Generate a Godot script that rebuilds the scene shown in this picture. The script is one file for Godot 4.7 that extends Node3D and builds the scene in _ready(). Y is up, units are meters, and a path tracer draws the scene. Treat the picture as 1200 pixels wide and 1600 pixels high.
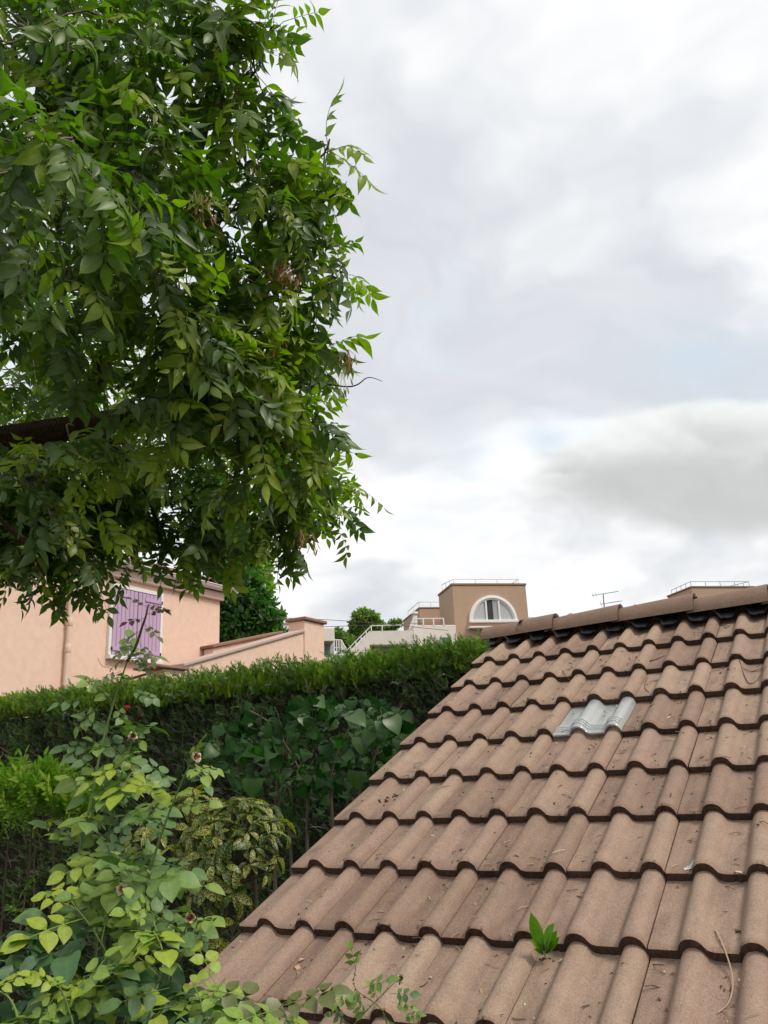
extends Node3D

# ---------------------------------------------------------------- camera frame (the world's x runs along the shed's ridge, z down its front slope)
const F := 1324.28
const EYE := Vector3(0, 2.2, 0)
var right := Vector3(0.8693, -0.0428, -0.4924)
var fwd := Vector3(-0.4601, 0.2937, -0.8379)
var up := Vector3.UP
var rng := RandomNumberGenerator.new()
var used := {}
var N1 := FastNoiseLite.new()
var N2 := FastNoiseLite.new()
var M := {}


func ray(px: float, py: float) -> Vector3:
	return right * ((px - 600.0) / F) - up * ((py - 800.0) / F) + fwd

func at(px: float, py: float, z: float) -> Vector3:
	return EYE + ray(px, py) * z

func onx(px: float, py: float, x: float) -> Vector3:
	var r := ray(px, py)
	return EYE + r * ((x - EYE.x) / r.x)

func onz(px: float, py: float, z: float) -> Vector3:
	var r := ray(px, py)
	return EYE + r * ((z - EYE.z) / r.z)

func depth(p: Vector3) -> float:
	return (p - EYE).dot(fwd)

func pix(p: Vector3) -> Vector2:
	var d := p - EYE
	var z := d.dot(fwd)
	return Vector2(600 + F * d.dot(right) / z, 800 - F * d.dot(up) / z)

func R(a: float, b: float) -> float:
	return rng.randf_range(a, b)

func rv() -> Vector3:
	while true:
		var q := Vector3(R(-1, 1), R(-1, 1), R(-1, 1))
		var l := q.length()
		if l < 1.0 and l > 0.05:
			return q / l
	return Vector3.UP


# ---------------------------------------------------------------- geometry
class Geo:
	var v := PackedVector3Array()
	var c := PackedColorArray()
	var t := PackedVector2Array()
	var i := PackedInt32Array()
	var col := Color.WHITE

	func p(a: Vector3, uv := Vector2.ZERO) -> int:
		v.append(a)
		c.append(col)
		t.append(uv)
		return v.size() - 1

	func tri(a: int, b: int, d: int) -> void:
		i.append(a)
		i.append(b)
		i.append(d)

	func face(a: Vector3, b: Vector3, d: Vector3, e: Vector3) -> void:
		var k := p(a, Vector2(0, 0))
		p(b, Vector2(1, 0))
		p(d, Vector2(1, 1))
		p(e, Vector2(0, 1))
		tri(k, k + 1, k + 2)
		tri(k, k + 2, k + 3)

	func grid(rows: Array) -> void:
		var first := v.size()
		var w: int = rows[0].size()
		for r in rows.size():
			for k in w:
				p(rows[r][k], Vector2(float(k) / (w - 1), float(r) / maxf(1, rows.size() - 1)))
		for r in rows.size() - 1:
			for k in w - 1:
				var a := first + r * w + k
				tri(a, a + 1, a + w)
				tri(a + 1, a + w + 1, a + w)

	func box(o: Vector3, s: Vector3, b := Basis()) -> void:
		var h := s / 2.0
		var q := []
		for n in 8:
			q.append(o + b * Vector3(h.x * (1 if n & 1 else -1), h.y * (1 if n & 2 else -1), h.z * (1 if n & 4 else -1)))
		face(q[4], q[6], q[7], q[5])
		face(q[1], q[3], q[2], q[0])
		face(q[5], q[7], q[3], q[1])
		face(q[0], q[2], q[6], q[4])
		face(q[6], q[2], q[3], q[7])
		face(q[0], q[4], q[5], q[1])

	# a box with every edge chamfered by e
	func cbox(o: Vector3, s: Vector3, e: float, b := Basis()) -> void:
		var h := s / 2.0
		for ax in 3:
			for sg in [-1.0, 1.0]:
				var n := Vector3.ZERO
				n[ax] = sg
				var u := Vector3.ZERO
				u[(ax + 1) % 3] = 1.0
				var w := n.cross(u)
				var a1 := (ax + 1) % 3
				var a2 := (ax + 2) % 3
				var ctr := n * h[ax]
				var uu: Vector3 = u * (h[a1] - e)
				var ww: Vector3 = w * (h[a2] - e)
				face(o + b * (ctr - uu - ww), o + b * (ctr - uu + ww), o + b * (ctr + uu + ww), o + b * (ctr + uu - ww))
		for ax in 3:
			var a1 := (ax + 1) % 3
			var a2 := (ax + 2) % 3
			for s1 in [-1.0, 1.0]:
				for s2 in [-1.0, 1.0]:
					var q := []
					for k in 4:
						var z := Vector3.ZERO
						z[ax] = (h[ax] - e) * (1.0 if k == 1 or k == 2 else -1.0)
						z[a1] = s1 * (h[a1] - (e if k >= 2 else 0.0))
						z[a2] = s2 * (h[a2] - (0.0 if k >= 2 else e))
						q.append(o + b * z)
					if s1 * s2 > 0:
						face(q[0], q[3], q[2], q[1])
					else:
						face(q[0], q[1], q[2], q[3])

	func tube(pts: Array, r0: float, r1: float, n := 6, cap := true) -> void:
		var first := v.size()
		var m := pts.size()
		var side := Vector3.ZERO
		for k in m:
			var d: Vector3 = (pts[mini(k + 1, m - 1)] - pts[maxi(k - 1, 0)]).normalized()
			if side == Vector3.ZERO:
				side = d.cross(Vector3.UP if absf(d.y) < 0.9 else Vector3.RIGHT).normalized()
			side = (side - d * side.dot(d)).normalized()
			var oth := d.cross(side)
			var r := lerpf(r0, r1, float(k) / maxf(1, m - 1))
			for a in n + 1:
				var th := TAU * a / n
				p(pts[k] + (side * cos(th) + oth * sin(th)) * r, Vector2(float(a) / n, float(k)))
		for k in m - 1:
			for a in n:
				var q := first + k * (n + 1) + a
				tri(q, q + n + 1, q + 1)
				tri(q + 1, q + n + 1, q + n + 2)
		if cap:
			for e in [0, m - 1]:
				var ctr := p(pts[e])
				for a in n:
					var q: int = first + e * (n + 1) + a
					if e == 0:
						tri(ctr, q, q + 1)
					else:
						tri(ctr, q + 1, q)

	# a prism: outline (in order) extruded along e
	func prism(o: Array, e: Vector3) -> void:
		var flat := PackedVector2Array()
		var n := Vector3.ZERO
		for k in o.size():
			n += (o[k] - o[0]).cross(o[(k + 1) % o.size()] - o[0])
		n = n.normalized()
		var ux: Vector3 = (o[1] - o[0]).normalized()
		var uy := n.cross(ux)
		for q in o:
			flat.append(Vector2((q - o[0]).dot(ux), (q - o[0]).dot(uy)))
		var ix := Geometry2D.triangulate_polygon(flat)
		for side in 2:
			var first := v.size()
			for q in o:
				p(q + (e if side else Vector3.ZERO))
			for k in range(0, ix.size(), 3):
				var s := (flat[ix[k + 1]] - flat[ix[k]]).cross(flat[ix[k + 2]] - flat[ix[k]])
				if (s > 0) == ((n.dot(e) > 0) == (side == 1)):
					tri(first + ix[k], first + ix[k + 2], first + ix[k + 1])
				else:
					tri(first + ix[k], first + ix[k + 1], first + ix[k + 2])
		for k in o.size():
			var a: Vector3 = o[k]
			var b: Vector3 = o[(k + 1) % o.size()]
			if n.dot(e) > 0:
				face(a, a + e, b + e, b)
			else:
				face(a, b, b + e, a + e)

	# one leaf blade: n segments, width by a profile, folded on its midrib and curled down
	func leaf(base: Vector3, dir: Vector3, nrm: Vector3, l: float, w: float, fold := 0.25, curl := 0.3, prof := [0.0, 0.55, 0.95, 1.0, 0.72, 0.0], twist := 0.0, uo := Vector2.ZERO) -> void:
		var d := dir.normalized()
		var s := d.cross(nrm).normalized()
		var n := s.cross(d).normalized()
		if twist:
			s = s.rotated(d, twist)
			n = n.rotated(d, twist)
		var m: int = prof.size() - 1
		var pos := base
		var first := v.size()
		var dd := d
		var nn := n
		for k in m + 1:
			var f := float(k) / m
			if k:
				dd = dd.rotated(s, -curl / m)
				nn = nn.rotated(s, -curl / m)
				pos += dd * (l / m)
			var hw: float = prof[k] * w / 2.0
			var lift := nn * (hw * fold)
			p(pos - s * hw + lift, uo + Vector2(0.5 - prof[k] * 0.48, f))
			p(pos, uo + Vector2(0.5, f))
			p(pos + s * hw + lift, uo + Vector2(0.5 + prof[k] * 0.48, f))
		for k in m:
			var a := first + k * 3
			for j in 2:
				if k > 0:
					tri(a + j, a + 3 + j, a + 1 + j)
				if k < m - 1:
					tri(a + 1 + j, a + 3 + j, a + 4 + j)
				if k == 0:
					if j == 0:
						tri(a + 1, a + 3, a + 4)
					else:
						tri(a + 1, a + 4, a + 5)
				if k == m - 1 and k > 0:
					pass

	func mesh(mat: Material, smooth := true) -> ArrayMesh:
		var out := ArrayMesh.new()
		if v.is_empty():
			return out
		var n := PackedVector3Array()
		n.resize(v.size())
		if not smooth:
			var v2 := PackedVector3Array()
			var c2 := PackedColorArray()
			var t2 := PackedVector2Array()
			for k in i:
				v2.append(v[k])
				c2.append(c[k])
				t2.append(t[k])
			v = v2
			c = c2
			t = t2
			i = PackedInt32Array(range(v.size()))
			n.resize(v.size())
		for k in range(0, i.size(), 3):
			var f := (v[i[k + 2]] - v[i[k]]).cross(v[i[k + 1]] - v[i[k]])
			n[i[k]] += f
			n[i[k + 1]] += f
			n[i[k + 2]] += f
		for k in n.size():
			n[k] = n[k].normalized() if n[k].length_squared() > 1e-20 else Vector3.UP
		var a := []
		a.resize(Mesh.ARRAY_MAX)
		a[Mesh.ARRAY_VERTEX] = v
		a[Mesh.ARRAY_NORMAL] = n
		a[Mesh.ARRAY_COLOR] = c
		a[Mesh.ARRAY_TEX_UV] = t
		a[Mesh.ARRAY_INDEX] = i
		out.add_surface_from_arrays(Mesh.PRIMITIVE_TRIANGLES, a)
		out.surface_set_material(0, mat)
		return out


func curve(pts: Array, n := 6) -> Array:
	var out := []
	for k in pts.size() - 1:
		var a: Vector3 = pts[maxi(k - 1, 0)]
		var b: Vector3 = pts[k]
		var c: Vector3 = pts[k + 1]
		var d: Vector3 = pts[mini(k + 2, pts.size() - 1)]
		for j in n:
			out.append(b.cubic_interpolate(c, a, d, float(j) / n))
	out.append(pts[-1])
	return out


# ---------------------------------------------------------------- naming
func numbered(called: String) -> String:
	var k: int = used.get(called, 0)
	used[called] = k + 1
	return called if k == 0 else "%s_%03d" % [called, k]

func tag(o: Node3D, label: String, category: String, group := "", kind := "") -> Node3D:
	if label:
		o.set_meta("label", label)
	if category:
		o.set_meta("category", category)
	if group:
		o.set_meta("group", group)
	if kind:
		o.set_meta("kind", kind)
	return o

func thing(called: String, label: String, category: String, pos := Vector3.ZERO, group := "") -> Node3D:
	var o := Node3D.new()
	o.name = numbered(called)
	add_child(o)
	o.position = pos
	return tag(o, label, category, group)

func put(called: String, m: Mesh, parent: Node3D = null, xf := Transform3D(), kind := "") -> MeshInstance3D:
	var o := MeshInstance3D.new()
	o.mesh = m
	o.name = numbered(called) if parent == null else called
	(parent if parent else self).add_child(o, true)
	o.transform = xf
	if kind:
		o.set_meta("kind", kind)
	return o

# geometry made in world coordinates, put under a parent standing at its own base
func part(called: String, g: Geo, mat: Material, parent: Node3D, smooth := true, kind := "") -> MeshInstance3D:
	var off := Vector3.ZERO
	var q: Node3D = parent
	while q != null and q != self:
		off += q.position
		q = q.get_parent() as Node3D
	for k in g.v.size():
		g.v[k] -= off
	return put(called, g.mesh(mat, smooth), parent, Transform3D(), kind)

func many(called: String, m: Mesh, xs: Array, cols: Array, parent: Node3D, kind := "stuff") -> MultiMeshInstance3D:
	var mm := MultiMesh.new()
	mm.transform_format = MultiMesh.TRANSFORM_3D
	mm.use_colors = not cols.is_empty()
	mm.mesh = m
	mm.instance_count = xs.size()
	for k in xs.size():
		mm.set_instance_transform(k, xs[k])
		if cols.size():
			mm.set_instance_color(k, cols[k])
	var o := MultiMeshInstance3D.new()
	o.multimesh = mm
	o.name = numbered(called) if parent == null else called
	(parent if parent else self).add_child(o, true)
	o.set_meta("kind", kind)
	return o

func frame(dir: Vector3, nrm: Vector3, pos: Vector3, s := 1.0) -> Transform3D:
	# z along dir, y near nrm
	var z := dir.normalized()
	var x := nrm.cross(z)
	if x.length() < 0.01:
		x = Vector3.RIGHT.cross(z)
	x = x.normalized()
	return Transform3D(Basis(x, z.cross(x), z) * s, pos)


# ---------------------------------------------------------------- materials
func lin(r: float, g: float, b: float) -> Color:
	return Color(r, g, b).linear_to_srgb()

func mat(c: Color, rough := 0.85, metal := 0.0, spec := 0.5) -> StandardMaterial3D:
	var m := StandardMaterial3D.new()
	m.albedo_color = c
	m.roughness = rough
	m.metallic = metal
	m.metallic_specular = spec
	m.vertex_color_use_as_albedo = true
	return m

func seamless(size: int, freq: float, oct: int, sd: int, kind := FastNoiseLite.TYPE_SIMPLEX_SMOOTH) -> Image:
	var n := FastNoiseLite.new()
	n.seed = sd
	n.noise_type = kind
	n.frequency = freq
	n.fractal_octaves = oct
	if oct == 1:
		n.fractal_type = FastNoiseLite.FRACTAL_NONE
	return n.get_seamless_image(size, size)

func mottled(size: int, a: Color, b: Color, freq: float, fine: float, speck: float, sd: int) -> ImageTexture:
	# two scales of noise between two colours (sRGB), with light and dark grains
	var big := seamless(size, freq, 4, sd).get_data()
	var sm := seamless(size, fine, 2, sd + 1).get_data()
	var r := RandomNumberGenerator.new()
	r.seed = sd
	var d := PackedByteArray()
	d.resize(size * size * 3)
	for k in size * size:
		var f := big[k] / 255.0 * 0.6 + sm[k] / 255.0 * 0.4
		var g := 1.0 + (r.randf() - 0.5) * speck
		var h := r.randf()
		if h > 0.992:
			g += speck * 0.9
		elif h < 0.02:
			g -= speck * 0.9
		d[k * 3] = clampi(int((a.r + (b.r - a.r) * f) * g * 255), 0, 255)
		d[k * 3 + 1] = clampi(int((a.g + (b.g - a.g) * f) * g * 255), 0, 255)
		d[k * 3 + 2] = clampi(int((a.b + (b.b - a.b) * f) * g * 255), 0, 255)
	var im := Image.create_from_data(size, size, false, Image.FORMAT_RGB8, d)
	return ImageTexture.create_from_image(im)

func tri_mat(tex: Texture2D, per_metre: float, tint := Color.WHITE, rough := 0.9, height: Texture2D = null, cm := 1.0) -> StandardMaterial3D:
	var m := mat(tint, rough, 0.0, 0.35)
	m.albedo_texture = tex
	m.uv1_triplanar = true
	m.uv1_world_triplanar = true
	m.uv1_scale = Vector3.ONE * per_metre
	if height:
		m.heightmap_enabled = true
		m.heightmap_texture = height
		m.heightmap_scale = cm
	return m

func leaf_texture(vein: float, blotch: float, sd: int, pale := Color(1, 1, 1)) -> ImageTexture:
	# veins and faint mottling that multiply the leaf's own colour; blotch adds pale variegation
	var w := 128
	var h := 256
	var n := FastNoiseLite.new()
	n.seed = sd
	n.frequency = 0.045 if blotch > 0.0 else 0.016
	n.fractal_octaves = 3 if blotch > 0.0 else 2
	var im := Image.create(w, h, false, Image.FORMAT_RGB8)
	for y in h:
		for x in w:
			var u := absf(float(x) / w - 0.5) * 2.0
			var f := float(y) / h
			var q := 0.82 + n.get_noise_2d(x, y) * 0.05
			var side := fposmod((f - u * 0.28) * 8.0, 1.0)
			var line := maxf(0.0, 1.0 - absf(side - 0.5) * 14.0) * (1.0 - u * 0.5)
			q += vein * 0.5 * line
			q += vein * maxf(0.0, 1.0 - u * 14.0)
			var c := Color(q, q, q)
			if blotch > 0.0:
				var b := n.get_noise_2d(x * 1.1 + 900, y * 0.9 + 300) + (u - 0.5) * 0.12 + (blotch - 0.62)
				c = Color(0.24, 0.38, 0.13) * q if b < 0.0 else Color(0.24, 0.38, 0.13).lerp(pale, clampf(b * 9.0, 0.0, 1.0)) * q
			im.set_pixel(x, y, c)
	return ImageTexture.create_from_image(im)

func leaf_mat(c: Color, back: Color, rough := 0.42, tex: Texture2D = null, spec := 0.5) -> StandardMaterial3D:
	var m := mat(c, rough, 0.0, spec)
	m.backlight_enabled = true
	m.backlight = back
	m.albedo_texture = tex
	m.cull_mode = BaseMaterial3D.CULL_DISABLED
	return m


# ---------------------------------------------------------------- sky
func cloudy_sky() -> PanoramaSkyMaterial:
	var w := 2048
	var h := 1024
	var n := FastNoiseLite.new()
	n.seed = 11
	n.frequency = 0.62
	n.fractal_octaves = 5
	n.fractal_gain = 0.45
	var n2 := FastNoiseLite.new()
	n2.seed = 5
	n2.frequency = 2.0
	n2.fractal_gain = 0.56
	n2.fractal_octaves = 5
	var d := PackedFloat32Array()
	d.resize(w * h * 3)
	for y in h:
		var el := PI * (0.5 - (y + 0.5) / h)
		if el < -0.02:
			for x in w * 3:
				d[y * w * 3 + x] = 0.35
			continue
		var ce := cos(el)
		var se := sin(el)
		for x in w:
			var az := TAU * (x + 0.5) / w
			var v := Vector3(sin(az) * ce, se, -cos(az) * ce)
			# a deck of cloud seen in perspective
			var q := v / (maxf(se, 0.0) + 0.28)
			var warp := n2.get_noise_3d(q.x * 0.5, 3.0, q.z * 0.5)
			var a := n.get_noise_3d(q.x * 1.25 + q.z * 0.55 + warp * 0.5, 0.0, q.z * 0.85 - q.x * 0.3 + warp * 0.4)
			var b := n2.get_noise_3d(q.x + warp * 0.4, 7.0, q.z)
			var f := clampf(0.5 + a * 0.85 + b * 0.50, 0.0, 1.0)
			f = smoothstep(0.10, 0.72, f)
			var cr := lerpf(0.68, 0.99, f)
			var cg := lerpf(0.705, 0.995, f)
			var cb := lerpf(0.745, 0.995, f)
			# thin places let blue through
			var thin := clampf((n.get_noise_3d(q.x * 0.9 + 40.0, 20.0, q.z * 0.9) + b * 0.55 - 0.46) * 2.4, 0.0, 1.0)
			var zf := v.dot(fwd)
			var st := n2.get_noise_3d(q.x * 2.6 + q.z * 1.1 + warp, 31.0, q.z * 1.0 - q.x * 0.5)
			cr *= 1.0 + 0.11 * st
			cg *= 1.0 + 0.10 * st
			cb *= 1.0 + 0.085 * st
			var low := Vector2(9e3, 9e3)
			if zf > 0.05:
				low = Vector2(600.0 + F * v.dot(right) / zf, 800.0 - F * v.dot(up) / zf)
				var wob := Vector2(b, warp) * 90.0
				for s in [[1075.0, 560.0, 105.0, 48.0, 0.8], [885.0, 660.0, 62.0, 26.0, 0.9], [1195.0, 600.0, 50.0, 26.0, 0.7], [1110.0, 615.0, 60.0, 16.0, 0.7], [730.0, 700.0, 60.0, 46.0, 0.35]]:
					var dd := Vector2((low.x + wob.x - s[0]) / s[2], (low.y + wob.y - s[1]) / s[3])
					thin = maxf(thin, s[4] * exp(-dd.length_squared()))
			cr = lerpf(cr, 0.56, thin * 0.75)
			cg = lerpf(cg, 0.69, thin * 0.75)
			cb = lerpf(cb, 0.80, thin * 0.75)
			# the low grey cumulus on the right
			if low.x < 2600.0:
				var ww := b * 0.50 + warp * 0.28
				var ex := (low.x - 1260.0) / 470.0
				var ey := (low.y - 742.0 - 0.02 * (low.x - 1000.0)) / (122.0 if low.y < 742.0 else 96.0)
				var e := ex * ex + ey * ey + ww
				var m := 1.0 - smoothstep(0.72, 0.98, e) if ey < 0.0 else 1.0 - smoothstep(0.2, 1.25, e)
				var g := clampf(0.62 - ey * 0.46 + b * 0.30, 0.0, 1.1)
				g = lerpf(0.58, 0.93, smoothstep(0.55, 1.08, g)) * (1.0 + 0.08 * st)
				cr = lerpf(cr, g * 0.985, m)
				cg = lerpf(cg, g, m)
				cb = lerpf(cb, g * 0.99, m)
			# towards the horizon: even, greyer
			var hz := 1.0 - smoothstep(0.0, 0.33, se)
			cr = lerpf(cr, 0.74 + b * 0.22, hz * 0.6)
			cg = lerpf(cg, 0.755 + b * 0.22, hz * 0.6)
			cb = lerpf(cb, 0.775 + b * 0.2, hz * 0.6)
			var k := (y * w + x) * 3
			d[k] = cr * SKY
			d[k + 1] = cg * SKY
			d[k + 2] = cb * SKY
	var im := Image.create_from_data(w, h, false, Image.FORMAT_RGBF, d.to_byte_array())
	var m := PanoramaSkyMaterial.new()
	m.panorama = ImageTexture.create_from_image(im)
	return m

const SKY := 0.70


func _ready() -> void:
	rng.seed = 20240
	N1.seed = 3
	N1.frequency = 1.0
	N2.seed = 9
	N2.frequency = 1.0
	fwd = fwd.normalized()
	right = (right - fwd * right.dot(fwd)).normalized()
	up = right.cross(fwd).normalized()
	var cam := Camera3D.new()
	cam.name = "camera"
	cam.fov = 62.27
	cam.near = 0.05
	cam.far = 1200.0
	add_child(cam)
	cam.transform = Transform3D(Basis(right, up, -fwd), EYE)
	cam.current = true
	var env := Environment.new()
	env.background_mode = Environment.BG_SKY
	env.sky = Sky.new()
	env.sky.sky_material = cloudy_sky()
	env.tonemap_mode = Environment.TONE_MAPPER_LINEAR
	env.tonemap_exposure = 1.55
	env.ssao_enabled = true
	env.ssil_enabled = true
	env.sdfgi_enabled = true
	var we := WorldEnvironment.new()
	we.name = "sky"
	we.environment = env
	add_child(we)
	var sun := DirectionalLight3D.new()
	sun.name = "sun"
	sun.light_energy = 0.5
	sun.light_color = Color(1.0, 0.965, 0.91)
	sun.light_angular_distance = 16.0
	sun.shadow_enabled = true
	add_child(sun)
	sun.look_at_from_position(Vector3.ZERO, -Vector3(0.85, 1.0, 0.02), Vector3.FORWARD)

	materials()
	ground()
	pink_house()
	stair_wall()
	far_buildings()
	far_trees()
	hedge()
	shed()
	on_the_roof()
	climber()
	aucuba()
	fine_shrub()
	dark_leaf_plant()
	rose_bushes()
	ash_tree()


func materials() -> void:
	var ht := ImageTexture.create_from_image(seamless(512, 0.09, 3, 21))
	var hf := ImageTexture.create_from_image(seamless(512, 0.3, 2, 22))
	var tile_tex := mottled(1024, Color(0.80, 0.79, 0.80), Color(1.0, 0.99, 0.97), 0.02, 0.2, 0.34, 31)
	M.tiles = []
	for c in [lin(0.412, 0.300, 0.226), lin(0.338, 0.238, 0.182), lin(0.44, 0.325, 0.246), lin(0.395, 0.282, 0.218)]:
		M.tiles.append(tri_mat(tile_tex, 0.6, c, 0.93, hf, 0.2))
	M.ridge = tri_mat(tile_tex, 0.65, lin(0.30, 0.205, 0.155), 0.93, hf, 0.16)
	var stucco := mottled(1024, Color(0.93, 0.92, 0.91), Color(1, 1, 1), 0.008, 0.1, 0.06, 41)
	M.pink = tri_mat(stucco, 0.8, lin(0.90, 0.65, 0.52), 0.95, hf, 0.5)
	M.pink2 = tri_mat(stucco, 0.8, lin(0.88, 0.635, 0.50), 0.95, hf, 0.5)
	M.brown = tri_mat(stucco, 0.4, lin(0.50, 0.345, 0.245), 0.95)
	M.cream = tri_mat(stucco, 0.4, lin(0.80, 0.735, 0.675), 0.95)
	M.shedwall = tri_mat(stucco, 0.8, lin(0.40, 0.36, 0.30), 0.95, ht, 1.5)
	M.white = mat(lin(0.78, 0.76, 0.74), 0.5)
	M.rail = mat(lin(0.72, 0.72, 0.72), 0.4)
	M.lilac = mat(lin(0.50, 0.345, 0.50), 0.6)
	M.coping = mat(lin(0.26, 0.15, 0.11), 0.9)
	M.pipe = mat(lin(0.74, 0.55, 0.45), 0.6)
	M.dark = mat(lin(0.03, 0.03, 0.033), 0.6)
	M.wood = mat(lin(0.10, 0.07, 0.05), 0.9)
	M.flash = mat(lin(0.016, 0.017, 0.02), 0.42)
	M.glass = mat(lin(0.10, 0.12, 0.13), 0.08)
	M.curtain = mat(lin(0.5, 0.5, 0.5), 0.9)
	M.metal = mat(lin(0.35, 0.36, 0.37), 0.45, 0.6)
	M.wire = mat(lin(0.06, 0.06, 0.06), 0.6)
	M.bark = tri_mat(mottled(512, Color(0.55, 0.5, 0.45), Color(1, 0.97, 0.92), 0.03, 0.15, 0.25, 61), 2.5, lin(0.11, 0.075, 0.05), 0.95, ht, 2.5)
	M.twig = mat(lin(0.14, 0.11, 0.07), 0.85)
	M.stem = mat(lin(0.13, 0.20, 0.045), 0.6)
	M.leaf_tex = leaf_texture(0.07, 0.0, 71)
	M.soil = tri_mat(mottled(512, Color(0.5, 0.45, 0.4), Color(1, 1, 0.95), 0.03, 0.2, 0.4, 81), 0.7, lin(0.06, 0.065, 0.035), 1.0)


func ground() -> void:
	var g := Geo.new()
	g.face(Vector3(-600, 0, -600), Vector3(600, 0, -600), Vector3(600, 0, 600), Vector3(-600, 0, 600))
	var o := part("ground", g, M.soil, null)
	tag(o, "dark garden soil and grass under the hedge and shrubs", "ground", "", "structure")


# ---------------------------------------------------------------- the pink house and its stair walls (walls run along z, facing +x)
func pink_house() -> void:
	var X := -10.0
	var eave := 5.46
	var zfar := onx(344, 960, X).z
	var t := thing("pink_house", "pink rendered house with closed lilac shutters behind the hedge", "house", Vector3(-12.5, 0, -7.5))
	var g := Geo.new()
	g.cbox(Vector3(-13.0, eave / 2, (zfar - 1.5) / 2), Vector3(6.0, eave, absf(zfar) - 1.5), 0.015)
	part("wall", g, M.pink, t, false)
	# roof
	var pitch := 0.32
	g = Geo.new()
	g.prism([Vector3(-9.86, eave + 0.03, zfar - 0.12), Vector3(-9.86, eave + 0.10, zfar - 0.12), Vector3(-16.2, eave + 0.10 + 6.34 * pitch, zfar - 0.12), Vector3(-16.2, eave + 0.03, zfar - 0.12)], Vector3(0, 0, absf(zfar) - 1.3))
	var roof := part("roof", g, M.coping, t, false)
	var tm := Geo.new()
	var rows := []
	for k in 9:
		var a := PI * k / 8.0
		var row := []
		for j in 2:
			row.append(Vector3(j * -6.3, 0.075 * sin(a) + j * 6.3 * pitch, 0.1 * cos(a)))
		rows.append(row)
	tm.grid(rows)
	var tmesh := tm.mesh(M.coping)
	for k in 42:
		put("tile_row", tmesh, roof, Transform3D(Basis(), Vector3(-9.82, eave + 0.105, zfar - 0.02 + k * 0.23) - t.position))
	g = Geo.new()
	g.cbox(Vector3(-9.96, eave - 0.075, (zfar - 1.5) / 2), Vector3(0.075, 0.15, absf(zfar) - 1.45), 0.01)
	part("fascia", g, M.pipe, t, false)
	g = Geo.new()
	var gr := []
	for z in [zfar - 0.22, -1.4]:
		var row := []
		for k in 9:
			var a := PI + PI * k / 8.0
			row.append(Vector3(-9.84 + 0.075 * cos(a), eave + 0.07 + 0.075 * sin(a), z))
		gr.append(row)
	g.grid(gr)
	g.tube([Vector3(-9.765, eave + 0.07, zfar - 0.22), Vector3(-9.765, eave + 0.07, -1.4)], 0.012, 0.012, 6)
	var gt := part("gutter", g, M.white, t)
	g = Geo.new()
	g.cbox(Vector3(-9.84, eave + 0.04, zfar - 0.222), Vector3(0.15, 0.09, 0.008), 0.002)
	part("end_cap", g, M.white, gt, false)
	# downpipe
	var zp := onx(102, 1000, X).z
	g = Geo.new()
	g.tube([Vector3(-9.93, 0, zp), Vector3(-9.93, eave - 0.1, zp), Vector3(-9.88, eave + 0.02, zp)], 0.04, 0.04, 12)
	var dp := part("downpipe", g, M.pipe, t)
	for py in [972.0, 1014.0]:
		g = Geo.new()
		var y := onx(102, py, X).y
		g.tube([Vector3(-9.93, y - 0.06, zp), Vector3(-9.93, y + 0.06, zp)], 0.046, 0.046, 12)
		part("collar", g, M.pipe, dp)
	# window with two shutters
	var z0 := onx(164.5, 1028, X).z
	var z1 := onx(248.5, 1034, X).z
	var y0 := 4.03
	var y1 := 5.21
	g = Geo.new()
	g.cbox(Vector3(X + 0.012, (y0 + y1) / 2, (z0 + z1) / 2), Vector3(0.024, y1 - y0 - 0.1, z0 - z1 - 0.1), 0.004)
	var win := part("window", g, M.dark, t, false)
	for b in [[y0 + 0.03, (z0 + z1) / 2, 0.06, z0 - z1, "sill", 0.10], [y1 - 0.03, (z0 + z1) / 2, 0.06, z0 - z1 - 0.112, "frame", 0.06], [(y0 + y1) / 2 + 0.03, z0 - 0.028, y1 - y0 - 0.064, 0.056, "frame", 0.06], [(y0 + y1) / 2 + 0.03, z1 + 0.028, y1 - y0 - 0.064, 0.056, "frame", 0.06]]:
		g = Geo.new()
		g.cbox(Vector3(X + b[5] / 2, b[0], b[1]), Vector3(b[5], b[2], b[3]), 0.006)
		part(b[4], g, M.white, win, false)
	var mid := onx(208.3, 1030, X).z
	for s in 2:
		var a: float = z0 - 0.062 if s == 0 else mid - 0.005
		var b: float = mid + 0.005 if s == 0 else z1 + 0.062
		var leaf := Node3D.new()
		leaf.name = "shutter"
		t.add_child(leaf, true)
		for k in 6:
			g = Geo.new()
			var w := (b - a) / 6.0
			g.cbox(Vector3(X + 0.045, (y0 + y1) / 2 + 0.002, a + w * (k + 0.5)), Vector3(0.028, y1 - y0 - 0.14, absf(w) - 0.006), 0.007)
			part("plank", g, M.lilac, leaf, false)
		for yy in [y0 + 0.16, y1 - 0.17]:
			g = Geo.new()
			var e := a if s == 0 else b
			var f := lerpf(a, b, 0.62) if s == 0 else lerpf(b, a, 0.72)
			g.cbox(Vector3(X + 0.066, yy, (e + f) / 2), Vector3(0.016, 0.055, absf(e - f)), 0.004)
			part("batten", g, M.lilac, leaf, false)
			g = Geo.new()
			g.cbox(Vector3(X + 0.07, yy, e + (0.012 if s == 0 else -0.012)), Vector3(0.03, 0.05, 0.02), 0.004)
			part("hinge", g, M.dark, leaf, false)
	# a crack in the render under the sill
	g = Geo.new()
	var pts := []
	for q in [[153, 1028], [156, 1036], [161, 1041], [170, 1043], [178, 1047], [186, 1046]]:
		pts.append(onx(q[0], q[1], X + 0.001))
	g.tube(pts, 0.006, 0.003, 4)
	part("crack", g, M.pipe, t)


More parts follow.
